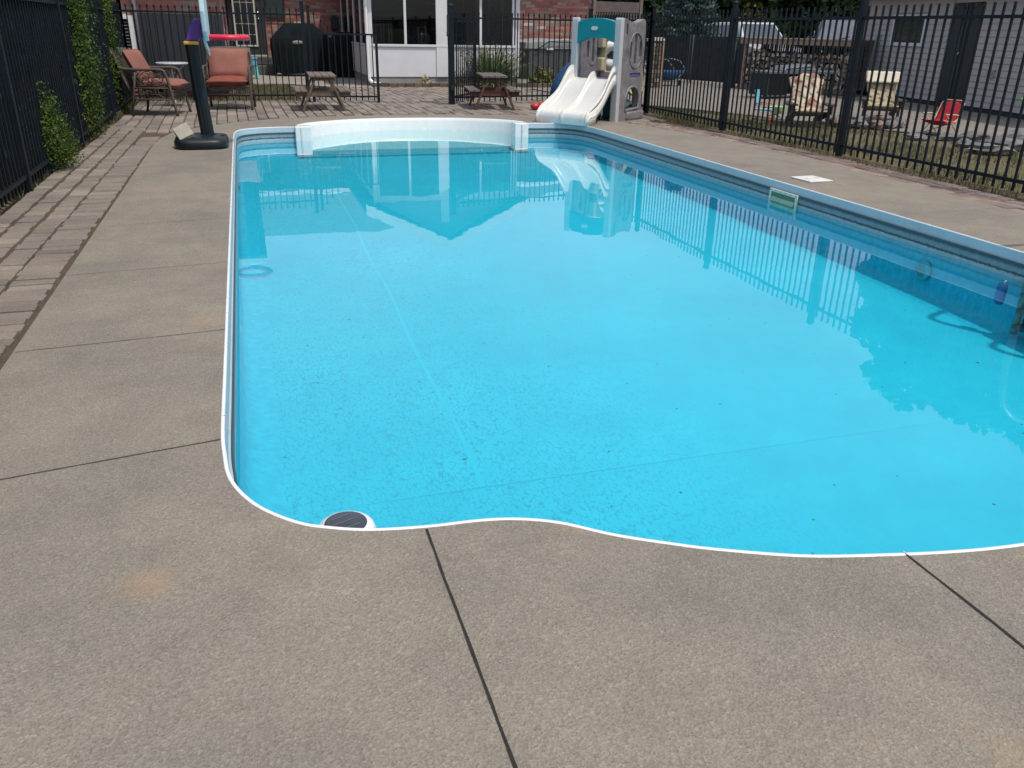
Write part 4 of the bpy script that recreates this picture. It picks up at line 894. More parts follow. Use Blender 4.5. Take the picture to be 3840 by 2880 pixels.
m = MB(); m.poly([rr_(-.02, 1.30, .14, .095, .03)], .034, .043, XZ); m.build('badge_frame', TEAL, ar, bevel=.004)
m = MB(); m.poly([rr_(-.02, 1.30, .10, .052, .022)], .043, .049, XZ); m.build('badge', mat('badge_cream', (.62, .60, .55), .4), ar)
m = MB(); m.b2((-.335, .0, .545), (.335, .72, .59)); m.build('platform', PUR, A, bevel=.01)
m = MB(); m.b2((-.33, .25, .0), (-.02, .29, .54)); m.b2((.02, .25, 0), (.33, .29, .54)); m.build('lower_wall', mat('plastic_deepteal', (.0, .10, .12), .5), A, bevel=.01)
bk = MB(); bk.poly([[(-.33, .59), (.33, .59), (.33, 1.30), (-.33, 1.30)], [(-.22, .68), (.27, .68), (.27, 1.08), (.20, 1.19), (.10, 1.23), (-.06, 1.23), (-.16, 1.19), (-.22, 1.10)]], -.74, -.70, XZ); b_ = bk.build('back_frame', BEI, A, bevel=.012)
for z0, z1 in ((.68, .88), (1.02, 1.28)):
    m = MB(); m.b2((-.31, .585, z0), (-.215, .695, z1)); m.build('climbing_block', BEI, A, bevel=.02, seg=3)
# the slide
m = MB(); m.smooth = True
path = spline([(.03, .60), (-.05, .598), (-.14, .565), (-.26, .475), (-.37, .375), (-.48, .285), (-.60, .215), (-.72, .178), (-.82, .168), (-.87, .150), (-.895, .105), (-.90, .055), (-.90, .0)], 4); NP = len(path); NX = 49
rows = []
for i, (y, z) in enumerate(path):
    t_ = i/(NP-1); hw = .355+.07*min(1, t_*1.5); wall = .125*(1-min(1, t_*1.35))+.055; wall += .022*math.sin(t_*15); end = max(0, (t_-.80)/.2); wall *= (1-end*.9)
    for k in range(NX):
        u = 2*k/(NX-1)-1; x = u*hw; e = math.exp(-((abs(u)-.955)/.045)**2); c = math.exp(-(u/.055)**2)*.62; gr = .010*math.exp(-((abs(u)-.80)/.05)**2)
        hgt = wall*max(e, 0)+wall*c*.9+gr
        lip = 0
        if z < .14: dy = -hgt*.8; dz = 0
        else: dy = -hgt*.25; dz = hgt
        m.v.append((x, y+dy, z+dz)); m.t.append(.5)
for i in range(NP-1):
    for k in range(NX-1): a = i*NX+k; m.f.append([a, a+NX, a+NX+1, a+1]); m.mi.append(0); m.sm.append(True)
# skirts
for side in (0, NX-1):
    o0 = len(m.v)
    for i in range(NP):
        x, y, z = m.v[i*NX+side]; t_ = i/(NP-1); zb = max(0, path[i][1]-.10) if path[i][1] > .2 else 0
        m.v.append((x, y, z)); m.v.append((x+(.012 if side else -.012), y, zb)); m.t += [.5, .5]
    for i in range(NP-1):
        a = o0+2*i; f = [a, a+1, a+3, a+2]; m.f.append(f if side == 0 else f[::-1]); m.mi.append(0); m.sm.append(True)
sl = m.build('slide', SLD, A); md = sl.modifiers.new('s', 'SOLIDIFY'); md.thickness = .012; md.offset = -1
m = MB(); 
for s in (-1, 1): m.tube([(s*(.352+.075*min(1, i/(NP-1)*1.5)), path[i][0]-.01, max(.03, path[i][1]-.055)) for i in range(2, NP-8)], .012, 6)
m.build('side_rib', SLD, sl)
# things around the climber
t = thing('inflatable_ring', 'white inflatable pool ring with rainbow tuft hanging behind the climber opening', 'pool float', (5.85, 13.42, .93), R(-40))
m = MB(); m.tube([(.17*math.cos(a), .02*math.sin(2*a), .15*math.sin(a)) for a in np.linspace(0, 2*PI, 40, endpoint=False)], [.088+.014*math.sin(3*a+.5) for a in np.linspace(0, 2*PI, 40, endpoint=False)], 16, closed=True); m.build('ring_tube', mat('inflatable_white', (.80, .80, .84), .22, .03), t)
for i, c in enumerate(((.75, .05, .04), (.8, .35, .03), (.05, .4, .15), (.03, .15, .6))):
    m = MB(); m.ball((-.09+.045*i, -.02, .235+.015*math.sin(i*1.3)), (.036, .03, .04), 12, 8); m.build('tuft', mat('tuft_%s' % ('red', 'orange', 'green', 'blue')[i], c, .3), t)
t = thing('striped_ball', 'pale green striped beach ball under the climber platform', 'ball', (5.93, 12.95, .15), R(20)); BG = [mat('ball_mint', (.42, .58, .52), .35), mat('ball_green', (.06, .14, .12), .35)]
for k in range(8):
    m = MB(); m.lathe([(max(1e-4, .15*math.sin(PI*i/14)), -.15*math.cos(PI*i/14)) for i in range(15)], 5, Matrix.Rotation(k*PI/4, 4, 'Z'), PI/4); m.build('ball_stripe', BG[k % 2], t, rot=(.9, .5, 0))
t = thing('blue_bean_bag', 'slumped dark blue bean bag between the picket fence and the climber', 'bean bag', (5.88, 15.55, 0), R(-25)); m = MB(); m.smooth = True; rng = random.Random(8)
prof = [(.05, .0), (.24, .01), (.33, .10), (.345, .22), (.32, .38), (.26, .54), (.19, .68), (.11, .78), (.03, .83)]; n = 40
for r_, z in prof:
    for k in range(n):
        a = 2*PI*k/n; rr__ = r_*(1+.05*math.sin(3*a+z*7)+.035*math.sin(7*a+z*11)*(z > .05)); lean = .30*z*z
        m.v.append((rr__*math.cos(a)+lean, rr__*.8*math.sin(a), z+.01*math.sin(5*a))); m.t.append(.5)
for i in range(len(prof)-1):
    for k in range(n): m.f.append([i*n+k, i*n+(k+1) % n, (i+1)*n+(k+1) % n, (i+1)*n+k]); m.mi.append(0); m.sm.append(True)
m.f.append([8*n+k for k in range(n)]); m.mi.append(0); m.sm.append(True)
m.build('bag', mat('canvas_blue', (.012, .065, .16), .8, .2, 5, .5, 20), t, sub=1)
m = MB(); m.tube(spline([(-.10, -.27, .42), (0, -.31, .50), (.12, -.25, .50), (.2, -.2, .42)], 4), .02, 8); m.tube(spline([(-.02, -.29, .36), (.1, -.29, .40), (.16, -.25, .33)], 4), .014, 8); m.build('fold', mat('canvas_blue', (.012, .065, .16), .8, .2, 5, .5, 20), t)
t = thing('red_toy', 'red rounded plastic toy lying on the pavers left of the slide', 'toy', (4.93, 14.42, 0), R(-10)); m = MB(); m.ball((-.05, 0, .06), (.085, .07, .055), 16, 10); m.ball((.06, .01, .075), (.085, .07, .055), 16, 10); m.build('toy_shell', mat('toy_red', (.55, .02, .025), .3), t)
m = MB(); m.tube([(-.1, -.03, .02), (.12, -.03, .02)], .02, 10); m.build('toy_base', mat('toy_maroon', (.12, .02, .05), .5), t)
t = thing('foam_board', 'yellow and blue foam float board leaning behind the right side of the climber', 'float board', (6.37, 13.42, .02), R(20)); m = MB(); m.poly([rr_(0, .72, .34, .84, .12)], -.02, .0, XZ); m.build('yellow_face', mat('foam_yellow', (.62, .60, .18), .6), t, rot=(R(-7), 0, 0), bevel=.006)
m = MB(); m.poly([rr_(0, .72, .36, .86, .12)], -.05, -.0205, XZ); m.build('blue_back', mat('foam_blue', (.015, .10, .38), .6), t, rot=(R(-7), 0, 0), bevel=.006)

# ------------------------------------------------------------------ plants near the house
LF = leaf_mat('strap_leaf', [(0, (.035, .085, .03)), (.5, (.10, .18, .06)), (.85, (.22, .29, .12)), (1, (.38, .40, .24))])
t = thing('daylily_clump', 'large clump of strap leaves with dry flower heads before the sunroom', 'plant', (5.92, 20.9, .02)); t.scale = (1.18, 1, 1.08); rng = np.random.default_rng(3); m = MB()
for i in range(800):
    a = rng.uniform(0, 2*PI); L = rng.uniform(.55, 1.15); e = rng.uniform(.25, 1.35); r0 = rng.uniform(0, .22); wd = rng.uniform(.010, .02); m.tone = float(rng.uniform(0, 1)); vs = []
    ca, sa = math.cos(a), math.sin(a)
    for k in range(6):
        s_ = k/5; rad = r0+L*s_*math.cos(e)*(.7+.5*s_); zz = L*s_*math.sin(e)-.32*s_*s_*L*math.cos(e)*1.3; w_ = wd*(1-s_**2)+.001
        vs += [(ca*rad-sa*w_, sa*rad*.75+ca*w_, max(.0, zz)), (ca*rad+sa*w_, sa*rad*.75-ca*w_, max(.0, zz))]
    m.add(vs, [(2*k, 2*k+1, 2*k+3, 2*k+2) for k in range(5)])
m.build('leaf_blades', LF, t); m = MB()
for i in range(60):
    a = rng.uniform(0, 2*PI); r_ = rng.uniform(.1, .75); h_ = rng.uniform(.66, .90)-.25*r_; x, y = r_*math.cos(a), r_*.6*math.sin(a); m.tube([(x*.5, y*.5, .1), (x, y, h_)], .004, 4); 
    for k in range(4): m.ball((x+rng.uniform(-.02, .02), y+rng.uniform(-.02, .02), h_+rng.uniform(-.02, .02)), .013, 5, 4)
m.build('flower_head', mat('dry_flower', (.23, .19, .12), .9, .3, 20), t)
def shrub(name, label, x, y, w_, h_, n, m_, seed, sz=.03):
    t = thing(name, label, 'shrub', (x, y, 0)); rng = np.random.default_rng(seed); q = MB(); p = rng.normal(size=(n, 3)); p /= np.linalg.norm(p, axis=1)[:, None]; p *= (rng.uniform(.35, 1, n)**.5)[:, None]; p[:, 2] = np.abs(p[:, 2])
    p *= [w_/2, w_/2, h_]; p *= (1+.25*np.sin(p[:, 0:1]*23+seed)*np.cos(p[:, 2:3]*19)); leaves(q, p, sz, rng, .7); q.build('foliage', m_, t)
    q = MB()
    for k in range(6): q.tube([(0, 0, 0), (w_*.25*math.cos(k), w_*.25*math.sin(k), h_*.7)], [.008, .003], 5)
    q.build('stem', BARK, t); return t
YL = leaf_mat('shrub_leaf', [(0, (.05, .08, .02)), (.5, (.16, .19, .05)), (.85, (.30, .27, .10)), (1, (.25, .12, .08))])
shrub('leafy_shrub', 'small yellow-green shrub in the bed left of the bean bag', 7.2, 20.85, .65, .42, 1500, YL, 3)
shrub('dried_plant', 'dried straw-coloured plant in the bed below the left sunroom window', 4.25, 20.95, .45, .22, 350, leaf_mat('straw', [(0, (.30, .25, .14)), (1, (.55, .48, .32))]), 5, .022)
# ------------------------------------------------------------------ gravel yard
q = MB(); q.sheet([[(6.9, 16.6), (7.2, 15.9), (7.57, 15.2), (8.0, 14.3), (8.44, 13.2), (8.7, 12.2), (8.95, 11.3), (9.4, 10.5), (9.8, 9.7), (10.4, 8.6), (10.9, 6), (11, 2), (20, 2), (40, 40), (8, 40), (6.65, 28), (6.65, 20.7)]], -.012); struct(q.build('gravel_yard', GRAVEL))
q = MB(); q.sheet([[(6.78, 2), (10.9, 2), (10.8, 6), (10.3, 8.6), (9.7, 9.7), (8.9, 11.2), (8.4, 13.1), (7.5, 15.1), (6.8, 16.5), (6.70, 13.5)]], -.018); struct(q.build('grass_strip', LAWN))
GRASS = leaf_mat('grass_blade', [(0, (.04, .055, .02)), (.4, (.085, .10, .04)), (.65, (.17, .145, .08)), (1, (.30, .25, .16))])
def grass(name, label, n, gen, hmin, hmax, seed):
    rng = np.random.default_rng(seed); q = MB(); P_ = gen(rng, n); n = len(P_); a = rng.uniform(0, 2*PI, n); h = rng.uniform(hmin, hmax, n); w_ = rng.uniform(.003, .007, n); ln = rng.uniform(-.5, .5, (n, 2))*h[:, None]
    V = np.zeros((n, 3, 3)); V[:, 0, 0] = P_[:, 0]-np.cos(a)*w_; V[:, 0, 1] = P_[:, 1]-np.sin(a)*w_; V[:, 1, 0] = P_[:, 0]+np.cos(a)*w_; V[:, 1, 1] = P_[:, 1]+np.sin(a)*w_
    V[:, 2, :2] = P_+ln; V[:, 2, 2] = h; V[:, :2, 2] = -.02
    q.v = [tuple(p) for p in V.reshape(-1, 3).tolist()]; q.f = [[3*i, 3*i+1, 3*i+2] for i in range(n)]; q.t = np.repeat(np.clip(rng.normal(.5, .28, n), 0, 1), 3).tolist(); q.mi = [0]*n; q.sm = [False]*n
    return tag(q.build(name, GRASS), label, 'grass', kind='stuff')
def g_right(rng, n):
    y = rng.uniform(3.5, 15.3, n); x = 6.42+rng.beta(1, 1.6, n)*(np.interp(y, [3, 8.6, 10, 11.3, 13.2, 15.3], [4, 3.9, 3.1, 2.4, 1.9, .9])); k = np.sin(x*5+1)*np.cos(y*3.1)+np.sin(x*1.7+y*2.3)+rng.normal(0, .7, n) > -.35
    return np.stack([x, y], 1)[k]
grass('grass', 'thin dry grass and weeds along the right fence', 26000, g_right, .015, .06, 1)
def g_left(rng, n):
    y = rng.uniform(3.0, 16.3, n); x = -1.93+rng.beta(2, 2.4, n)*.17-.02; k = np.sin(y*3.3)+np.sin(y*7.7)*.6+rng.normal(0, .5, n) > -.1
    return np.stack([x, y], 1)[k]
grass('weeds', 'dry weeds along the foot of the left fence', 7000, g_left, .02, .10, 2)
def g_back(rng, n):
    x = rng.uniform(-1.9, 1.05, n); y = rng.uniform(16.7, 21.6, n); return np.stack([x, y], 1)[(x > -.2) | (y < 17.4)]
grass('grass', 'sparse dry grass on the lawn patch behind the back fence', 12000, g_back, .015, .06, 3)

# rocks in the grass, bottom right
RK = mat('rock_grey', (.16, .155, .155), .9, .35, 7, .7, 25)
def rock(mb, c, r_, seed, n=12, nv=8):
    rng = random.Random(seed); ph = [rng.uniform(0, 6) for _ in range(5)]; o = len(mb.v)
    for i in range(nv+1):
        for k in range(n):
            th = PI*i/nv; a = 2*PI*k/n; x, y, z = math.sin(th)*math.cos(a), math.sin(th)*math.sin(a), -math.cos(th)
            d = 1+.16*math.sin(3*x+ph[0]+2*z)+.13*math.sin(5*y+ph[1])+.10*math.sin(7*z+4*x+ph[2]); d = round(d*7)/7*.5+d*.5
            mb.v.append((c[0]+x*d*r_[0], c[1]+y*d*r_[1], c[2]+z*d*r_[2])); mb.t.append(rng.random()*.1+.5)
    for i in range(nv):
        for k in range(n): mb.f.append([o+i*n+k, o+i*n+(k+1) % n, o+(i+1)*n+(k+1) % n, o+(i+1)*n+k]); mb.mi.append(mb.m); mb.sm.append(False)
labs = ['flat grey rock nearest the fence in the grass at the right edge', 'grey rock in the dry grass, second from the fence', 'rounded rock behind the flat grey rock beside the gravel', 'largest layered grey rock below the green kayak', 'small pale rock left of the layered grey rock', 'low dark rock between the fire pit and the rock group', 'pale flat rock at the gravel edge below the red chair', 'small rock farthest right in the rock group']
for i, (x, y, a, b, h) in enumerate([(8.75, 8.25, .28, .22, .07), (9.25, 8.5, .26, .2, .09), (9.3, 9.0, .25, .16, .10), (9.65, 8.6, .36, .24, .13), (8.95, 8.85, .16, .12, .06), (8.85, 9.6, .16, .10, .05), (9.35, 9.45, .3, .12, .05), (10.0, 8.85, .2, .14, .10)]):
    q = MB(); rock(q, (0, 0, h*.5), (a, b, h), i*7+1); tag(q.build('rock', RK, loc=(x, y, 0), rot=(0, 0, i)), labs[i], 'rock', group='rocks in the grass at the edge of the gravel')
# fire pit ring
t = thing('fire_pit', 'low fire pit ring of flat stones in front of the cream covered chair', 'fire pit', (9.35, 11.3, 0)); FR = [mat('pit_grey', (.15, .147, .143), .9, .25, 8, .6, 40), mat('pit_brown', (.20, .14, .11), .9, .25, 8, .6, 40)]
for i in range(14):
    a = 2*PI*i/14; q = MB(); rock(q, (0, 0, 0), (.14, .10, .07), 50+i, 10, 6); q.build('stone', FR[i % 3 == 1], t, loc=(.56*math.cos(a), .42*math.sin(a), .055), rot=(0, 0, a+PI/2))
q = MB(); q.lathe([(.0001, .02), (.4, .015), (.48, .005)], 20, Matrix.Diagonal((1, .7, 1, 1))); q.build('ash', mat('ash_dark', (.03, .028, .026), .95, .3, 12, .6), t)
for k in range(3): q = MB(); q.tube([(-.25+.1*k, -.1+.06*k, .05), (.2, .12-.12*k, .10)], .035, 8); q.build('charred_log', mat('char', (.035, .024, .02), .95, .4, 20, .6), t)

# adirondack chairs under covers
WD = mat('chair_wood', (.045, .032, .024), .8, .3, 8, .4, 60)
def adirondack(label, loc, rz, mt, pattern, seed, flap=False):
    t = thing('adirondack_chair', label, 'garden chair', loc, rz, 'wooden garden chairs with cloth covers round the fire pit')
    for s in (-1, 1):
        q = MB(); q.box((s*.27, -.26, .15), (.035, .10, .30)); q.build('front_leg', WD, t, bevel=.004)
        q = MB(); q.beam((s*.24, -.34, .20), (s*.22, .42, .02), .028, .10); q.build('back_leg', WD, t, bevel=.004)
        q = MB(); q.poly([[(s*.22, -.36), (s*.36, -.34), (s*.38, -.2), (s*.30, .30), (s*.24, .30)]], .30, .325); q.poly([[(s*.285, -.34), (s*.31, -.34), (s*.31, -.2), (s*.285, -.2)]], .18, .299); q.build('armrest', WD, t, bevel=.004)
    q = MB()
    for k in range(5): q.box((0, -.34+.085*k, .225-.022*k), (.5, .072, .02), rot=(-.25, 0, 0))
    q.build('seat_slats', mat('slat_cream', (.42, .36, .26), .8, .2, 9), t, bevel=.003)
    q = MB(); q.box((0, -.37, .06), (.42, .03, .05)); q.build('stretcher', WD, t)
    q = MB(); q.smooth = True; rng = random.Random(seed); NU, NV = 18, 26
    for i in range(NU+1):
        for j in range(NV+1):
            u = -1+2*i/NU; v = j/NV; w_ = .25+.03*math.sin(v*5+seed)
            if v < .16: yy = -.22+v/.16*.26; zz = .25-.03*v/.16
            else: k = (v-.16)/.84; yy = .04+.34*k; zz = .22+(.50+(.0 if flap else .02*math.cos(u*3)))*k-(.05*abs(u)**3*k if not flap else 0)
            cr = .012*math.sin(9*u+7*v*3+seed)+.010*math.sin(17*v*3+5*u)+.006*rng.uniform(-1, 1)
            q.v.append((u*w_, yy+cr, zz+cr)); q.t.append(.5)
    for i in range(NU):
        for j in range(NV): a = i*(NV+1)+j; q.f.append([a, a+NV+1, a+NV+2, a+1]); q.mi.append(0); q.sm.append(True)
    o = q.build('cloth_cover', mt, t); m_ = o.modifiers.new('s', 'SOLIDIFY'); m_.thickness = .03
    if flap:
        q = MB(); q.smooth = True
        for i in range(NU+1):
            for j in range(8):
                u = -1+2*i/NU; v = j/7; yy = .36-.10*v-.03+.01*math.sin(7*u+4*v); zz = .735-.17*v+.004*math.sin(11*u); q.v.append((u*.27, yy-.05*v, zz)); q.t.append(.5)
        for i in range(NU):
            for j in range(7): a = i*8+j; q.f.append([a, a+8, a+9, a+1]); q.mi.append(0); q.sm.append(True)
        o2 = q.build('folded_flap', mat('flap_cream', (.55, .50, .39), .8, .08, 8), t); m_ = o2.modifiers.new('s', 'SOLIDIFY'); m_.thickness = .02
    return t
def patch_mat():
    m, t, p = newmat('patchwork_cloth'); co = coord(t); mp = nd(t, 'ShaderNodeMapping'); mp.inputs['Rotation'].default_value = (0, R(42), 0); t.links.new(co, mp.inputs[0])
    sx = nd(t, 'ShaderNodeSeparateXYZ'); t.links.new(mp.outputs[0], sx.inputs[0]); a = mth(t, 'FLOOR', mth(t, 'DIVIDE', sx.outputs[0], .085)); b = mth(t, 'FLOOR', mth(t, 'DIVIDE', sx.outputs[2], .085))
    cx = nd(t, 'ShaderNodeCombineXYZ'); t.links.new(a, cx.inputs[0]); t.links.new(b, cx.inputs[1]); wn = nd(t, 'ShaderNodeTexWhiteNoise', noise_dimensions='2D'); t.links.new(cx.outputs[0], wn.inputs['Vector'])
    c = ramp(t, wn.outputs['Value'], [(0, (.36, .27, .18)), (.3, (.48, .40, .28)), (.6, (.33, .21, .15)), (.75, (.52, .44, .32)), (.93, (.26, .11, .09))], 'CONSTANT'); t.links.new(c, p.inputs['Base Color']); p.inputs['Roughness'].default_value = .85; return m
adirondack('wooden garden chair with a patchwork cloth cover on the left of the fire pit', (8.42, 11.55, 0), R(-24), patch_mat(), 1, 2)
adirondack('wooden garden chair with a folded cream cover behind the fire pit', (10.38, 12.25, 0), R(-34), mat('cover_tan', (.40, .32, .20), .85, .25, 6, .5, 30), 0, 9, True)
# children's chairs
t = thing('kids_chair', 'child\'s folding chair with light blue back and red frame in the yard', 'child chair', (7.80, 11.8, 0), R(40)); RF = mat('frame_red', (.55, .03, .04), .4)
q = MB(); q.box((0, .12, .38), (.20, .025, .24), rot=(-.22, 0, 0)); q.build('backrest', mat('fabric_sky', (.13, .42, .52), .7), t, bevel=.03, seg=3)
q = MB(); q.box((0, 0, .21), (.23, .22, .02)); q.build('seat', mat('fabric_sky', (.13, .42, .52), .7), t, bevel=.008)
for s in (-1, 1):
    q = MB(); q.tube([(s*.12, -.13, 0), (s*.13, -.10, .29), (s*.13, .10, .30), (s*.12, .13, 0)], .014, 6); q.build('side_frame', RF, t)
q = MB(); q.tube([(-.12, -.12, .06), (.12, -.12, .06)], .012, 6); q.tube([(-.12, .12, .06), (.12, .12, .06)], .012, 6); q.build('crossbar', RF, t)
t = thing('kids_stool', 'small lime green folding child\'s seat beside the light blue child\'s chair', 'child chair', (8.34, 12.3, 0), R(10)); LG = mat('fabric_lime', (.35, .52, .22), .7)
q = MB(); q.box((0, 0, .20), (.28, .24, .02)); q.box((0, -.11, .15), (.24, .012, .1)); q.build('seat', LG, t, bevel=.006)
for s in (-1, 1): q = MB(); q.tube([(s*.13, -.12, 0), (-s*.13, .12, .19)], .010, 6); q.tube([(s*.13, .12, 0), (-s*.13, -.12, .19)], .010, 6); q.build('cross_legs', mat('frame_pale', (.5, .55, .5), .4), t)
t = thing('camp_chair', 'red folding child\'s camp chair with tan piping by the shed', 'camp chair', (9.74, 10.15, 0), R(-72)); RFb = mat('camp_red', (.42, .02, .035), .75, .12, 8); TP = mat('camp_tan', (.50, .38, .25), .6)
q = MB(); q.smooth = True
for i in range(9):
    for j in range(15):
        u = -1+i/4; v = j/14; 
        if v < .45: k = v/.45; yy = -.26+.36*k; zz = .20-.07*math.sin(PI*k*.9)*(1-u*u*.4)-.02*k
        else: k = (v-.45)/.55; yy = .10+.13*k; zz = .15+.30*k-.03*u*u*k
        q.v.append((u*(.17-.03*max(0, v-.8)*5), yy-.02*(1-u*u)*0, zz)); q.t.append(.5)
for i in range(8):
    for j in range(14): a = i*15+j; q.f.append([a, a+15, a+16, a+1]); q.mi.append(0); q.sm.append(True)
o = q.build('sling_seat', RFb, t); m_ = o.modifiers.new('s', 'SOLIDIFY'); m_.thickness = .008
q = MB(); q.tube([(-.17, -.26, .2), (-.17, .08, .16), (-.165, .22, .42), (-.1, .235, .455), (.1, .235, .455), (.165, .22, .42), (.17, .08, .16), (.17, -.26, .2)], .009, 6); q.build('piping', TP, t)
for s in (-1, 1):
    q = MB(); q.tube([(s*.17, -.24, .28), (s*.19, .0, .27), (s*.18, .16, .25)], .012, 6); q.build('armrest', TP, t)
    q = MB(); q.tube([(s*.17, -.24, .29), (s*.16, .2, .0)], .008, 6); q.tube([(s*.17, .2, .27), (s*.16, -.22, .0)], .008, 6); q.tube([(s*.16, -.22, 0), (-s*.14, .16, .17)], .007, 6); q.build('cross_legs', TP, t)
# kayak on its side leaning by the shed
t = thing('green_kayak', 'bright green kayak with its nose at the right edge by the shed', 'kayak', (10.93, 8.1, .30), R(18)); q = MB(); q.smooth = True; n = 16; K = 22
for i in range(K+1):
    s_ = -1+2*i/K; w_ = .30*max(.02, (1-abs(s_)**2.4))**.75; h_ = .20*max(.05, (1-abs(s_)**3))**.5
    for k in range(n):
        a = 2*PI*k/n; q.v.append((h_*math.cos(a)*(1 if math.cos(a) > 0 else .75), s_*1.5, w_*math.sin(a)+.22*abs(s_)**3)); q.t.append(.5)
for i in range(K):
    for k in range(n): q.f.append([i*n+k, (i+1)*n+k, (i+1)*n+(k+1) % n, i*n+(k+1) % n]); q.mi.append(0); q.sm.append(True)
q.build('hull', mat('kayak_green', (.16, .62, .02), .35, .05), t)
q = MB(); q.tube([(-.14, .25*math.cos(a)*1.5, .18*math.sin(a)) for a in np.linspace(0, 2*PI, 20, endpoint=False)], .02, 6, closed=True); q.build('cockpit_rim', mat('black_rubber', (.01, .01, .01), .4), t)

# ------------------------------------------------------------------ garden shed
a_, b_ = Vector((14.36, 17.87)), Vector((12.75, 10.0)); d_ = (b_-a_).normalized(); SA = math.atan2(d_.y, d_.x); SL_ = (b_-a_).length
Sh = thing('garden_shed', 'grey sided garden shed with white framed window and dark double door', 'shed', (a_.x, a_.y, 0), SA)
# local x runs along the wall towards the camera, local y>0 is inside
SID = mat('siding_grey', (.42, .385, .37), .6, .06, 3, .2, 40)
wx0, wx1, wz0, wz1 = 1.28, 2.48, 1.18, 1.68; dx0, dx1, dz1 = 3.37, 4.40, 1.93
q = MB(); zz = .08
while zz < 2.05:
    segs = [(0, SL_)]
    def cut(segs, c0, c1):
        o = []
        for s0, s1 in segs:
            if s1 <= c0 or s0 >= c1: o.append((s0, s1))
            else:
                if s0 < c0: o.append((s0, c0))
                if s1 > c1: o.append((c1, s1))
        return o
    if zz+.115 > wz0 and zz < wz1: segs = cut(segs, wx0, wx1)
    if zz < dz1: segs = cut(segs, dx0, dx1)
    for s0, s1 in segs: q.add([(s0, -.020, zz), (s1, -.020, zz), (s1, -.004, zz+.113), (s0, -.004, zz+.113), (s0, .01, zz), (s1, .01, zz), (s1, .01, zz+.113), (s0, .01, zz+.113)], [(0, 1, 2, 3), (0, 4, 5, 1), (3, 2, 6, 7), (0, 3, 7, 4), (1, 5, 6, 2)])
    zz += .113
q.b2((0, .012, .05), (dx0, .05, 2.1)) if False else None
q.build('siding', SID, Sh)
q = MB(); q.b2((0, .011, .05), (wx0, .08, 2.15)); q.b2((wx0, .011, .05), (wx1, .08, wz0)); q.b2((wx0, .011, wz1), (wx1, .08, 2.15)); q.b2((wx1, .011, .05), (dx0, .08, 2.15)); q.b2((dx1, .011, .05), (SL_, .08, 2.15)); q.b2((dx0, .011, dz1), (dx1, .08, 2.15)); q.b2((0, .08, .05), (.08, 3.2, 2.15)); q.b2((SL_-.08, .08, .05), (SL_, 3.2, 2.15)); q.b2((0, 3.12, .05), (SL_, 3.2, 2.15)); q.build('wall', SID, Sh)
q = MB(); q.b2((-.03, .0, -.05), (SL_, 3.2, .078)); q.build('skid_base', mat('base_dark', (.018, .022, .024), .8, .3), Sh)
q = MB(); q.b2((-.055, -.03, .05), (-.002, .08, 2.12)); q.build('corner_trim', mat('trim_pale', (.38, .38, .40), .5), Sh)
W2 = mat('shed_white', (.62, .63, .66), .45, .04)
q = MB(); q.b2((wx0, .02, wz0), (wx1, .03, wz1)); wp = q.build('window', mat('green_glass', (.02, .04, .032), .15, .3), Sh)
q = MB(); q.b2((wx0-.06, -.05, wz0-.07), (wx1+.06, .02, wz0)); q.b2((wx0-.06, -.05, wz1), (wx1+.06, .02, wz1+.06)); q.b2((wx0-.06, -.05, wz0), (wx0, .02, wz1)); q.b2((wx1, -.05, wz0), (wx1+.06, .02, wz1)); q.build('frame', W2, wp, bevel=.004)
q = MB(); q.b2(((wx0+wx1)/2-.02, -.01, wz0), ((wx0+wx1)/2+.02, .02, wz1)); q.build('mullion', mat('mullion_grey', (.12, .14, .14), .5), wp)
DS = mat('door_slate', (.020, .026, .030), .6, .15)
for i in range(2):
    q = MB(); x0 = dx0+.02+i*.50; q.b2((x0, -.005, .10), (x0+.49, .02, dz1-.02)); q.b2((x0+.02, -.02, .12), (x0+.10, -.006, dz1-.04)); q.b2((x0+.39, -.02, .12), (x0+.47, -.006, dz1-.04)); dd = q.build('door', DS, Sh, bevel=.004)
    if i == 1: q = MB(); q.tube([(x0+.03, -.06, .98), (x0+.03, -.05, 1.04)], .012, 8); q.build('handle', mat('knob_steel', (.5, .5, .48), .2, .05, metal=1), dd)
q = MB(); q.b2((4.93, -.045, .62), (5.12, -.018, .76))
for k in range(4): q.b2((4.95+.04*k, -.055, .64), (4.965+.04*k, -.046, .74))
q.build('vent', mat('vent_grey', (.32, .31, .31), .5), Sh)
q = MB(); q.b2((-.35, -.42, 2.12), (SL_+.3, -.38, 2.3)); q.b2((-.35, -.379, 2.16), (SL_+.3, .0, 2.175)); q.build('soffit', mat('soffit_brown', (.10, .085, .075), .7), Sh)
q = MB(); q.add([(-.4, -.45, 2.27), (SL_+.4, -.45, 2.27), (SL_+.4, 1.6, 3.15), (-.4, 1.6, 3.15), (SL_+.4, 3.6, 2.27), (-.4, 3.6, 2.27), (-.4, -.45, 2.31), (SL_+.4, -.45, 2.31), (SL_+.4, 1.6, 3.19), (-.4, 1.6, 3.19), (SL_+.4, 3.6, 2.31), (-.4, 3.6, 2.31)], [(0, 3, 2, 1), (3, 5, 4, 2), (6, 7, 8, 9), (9, 8, 10, 11), (0, 1, 7, 6), (5, 11, 10, 4), (0, 6, 9, 3), (3, 9, 11, 5), (1, 2, 8, 7), (2, 4, 10, 8)]); q.build('roof', SHING, Sh)
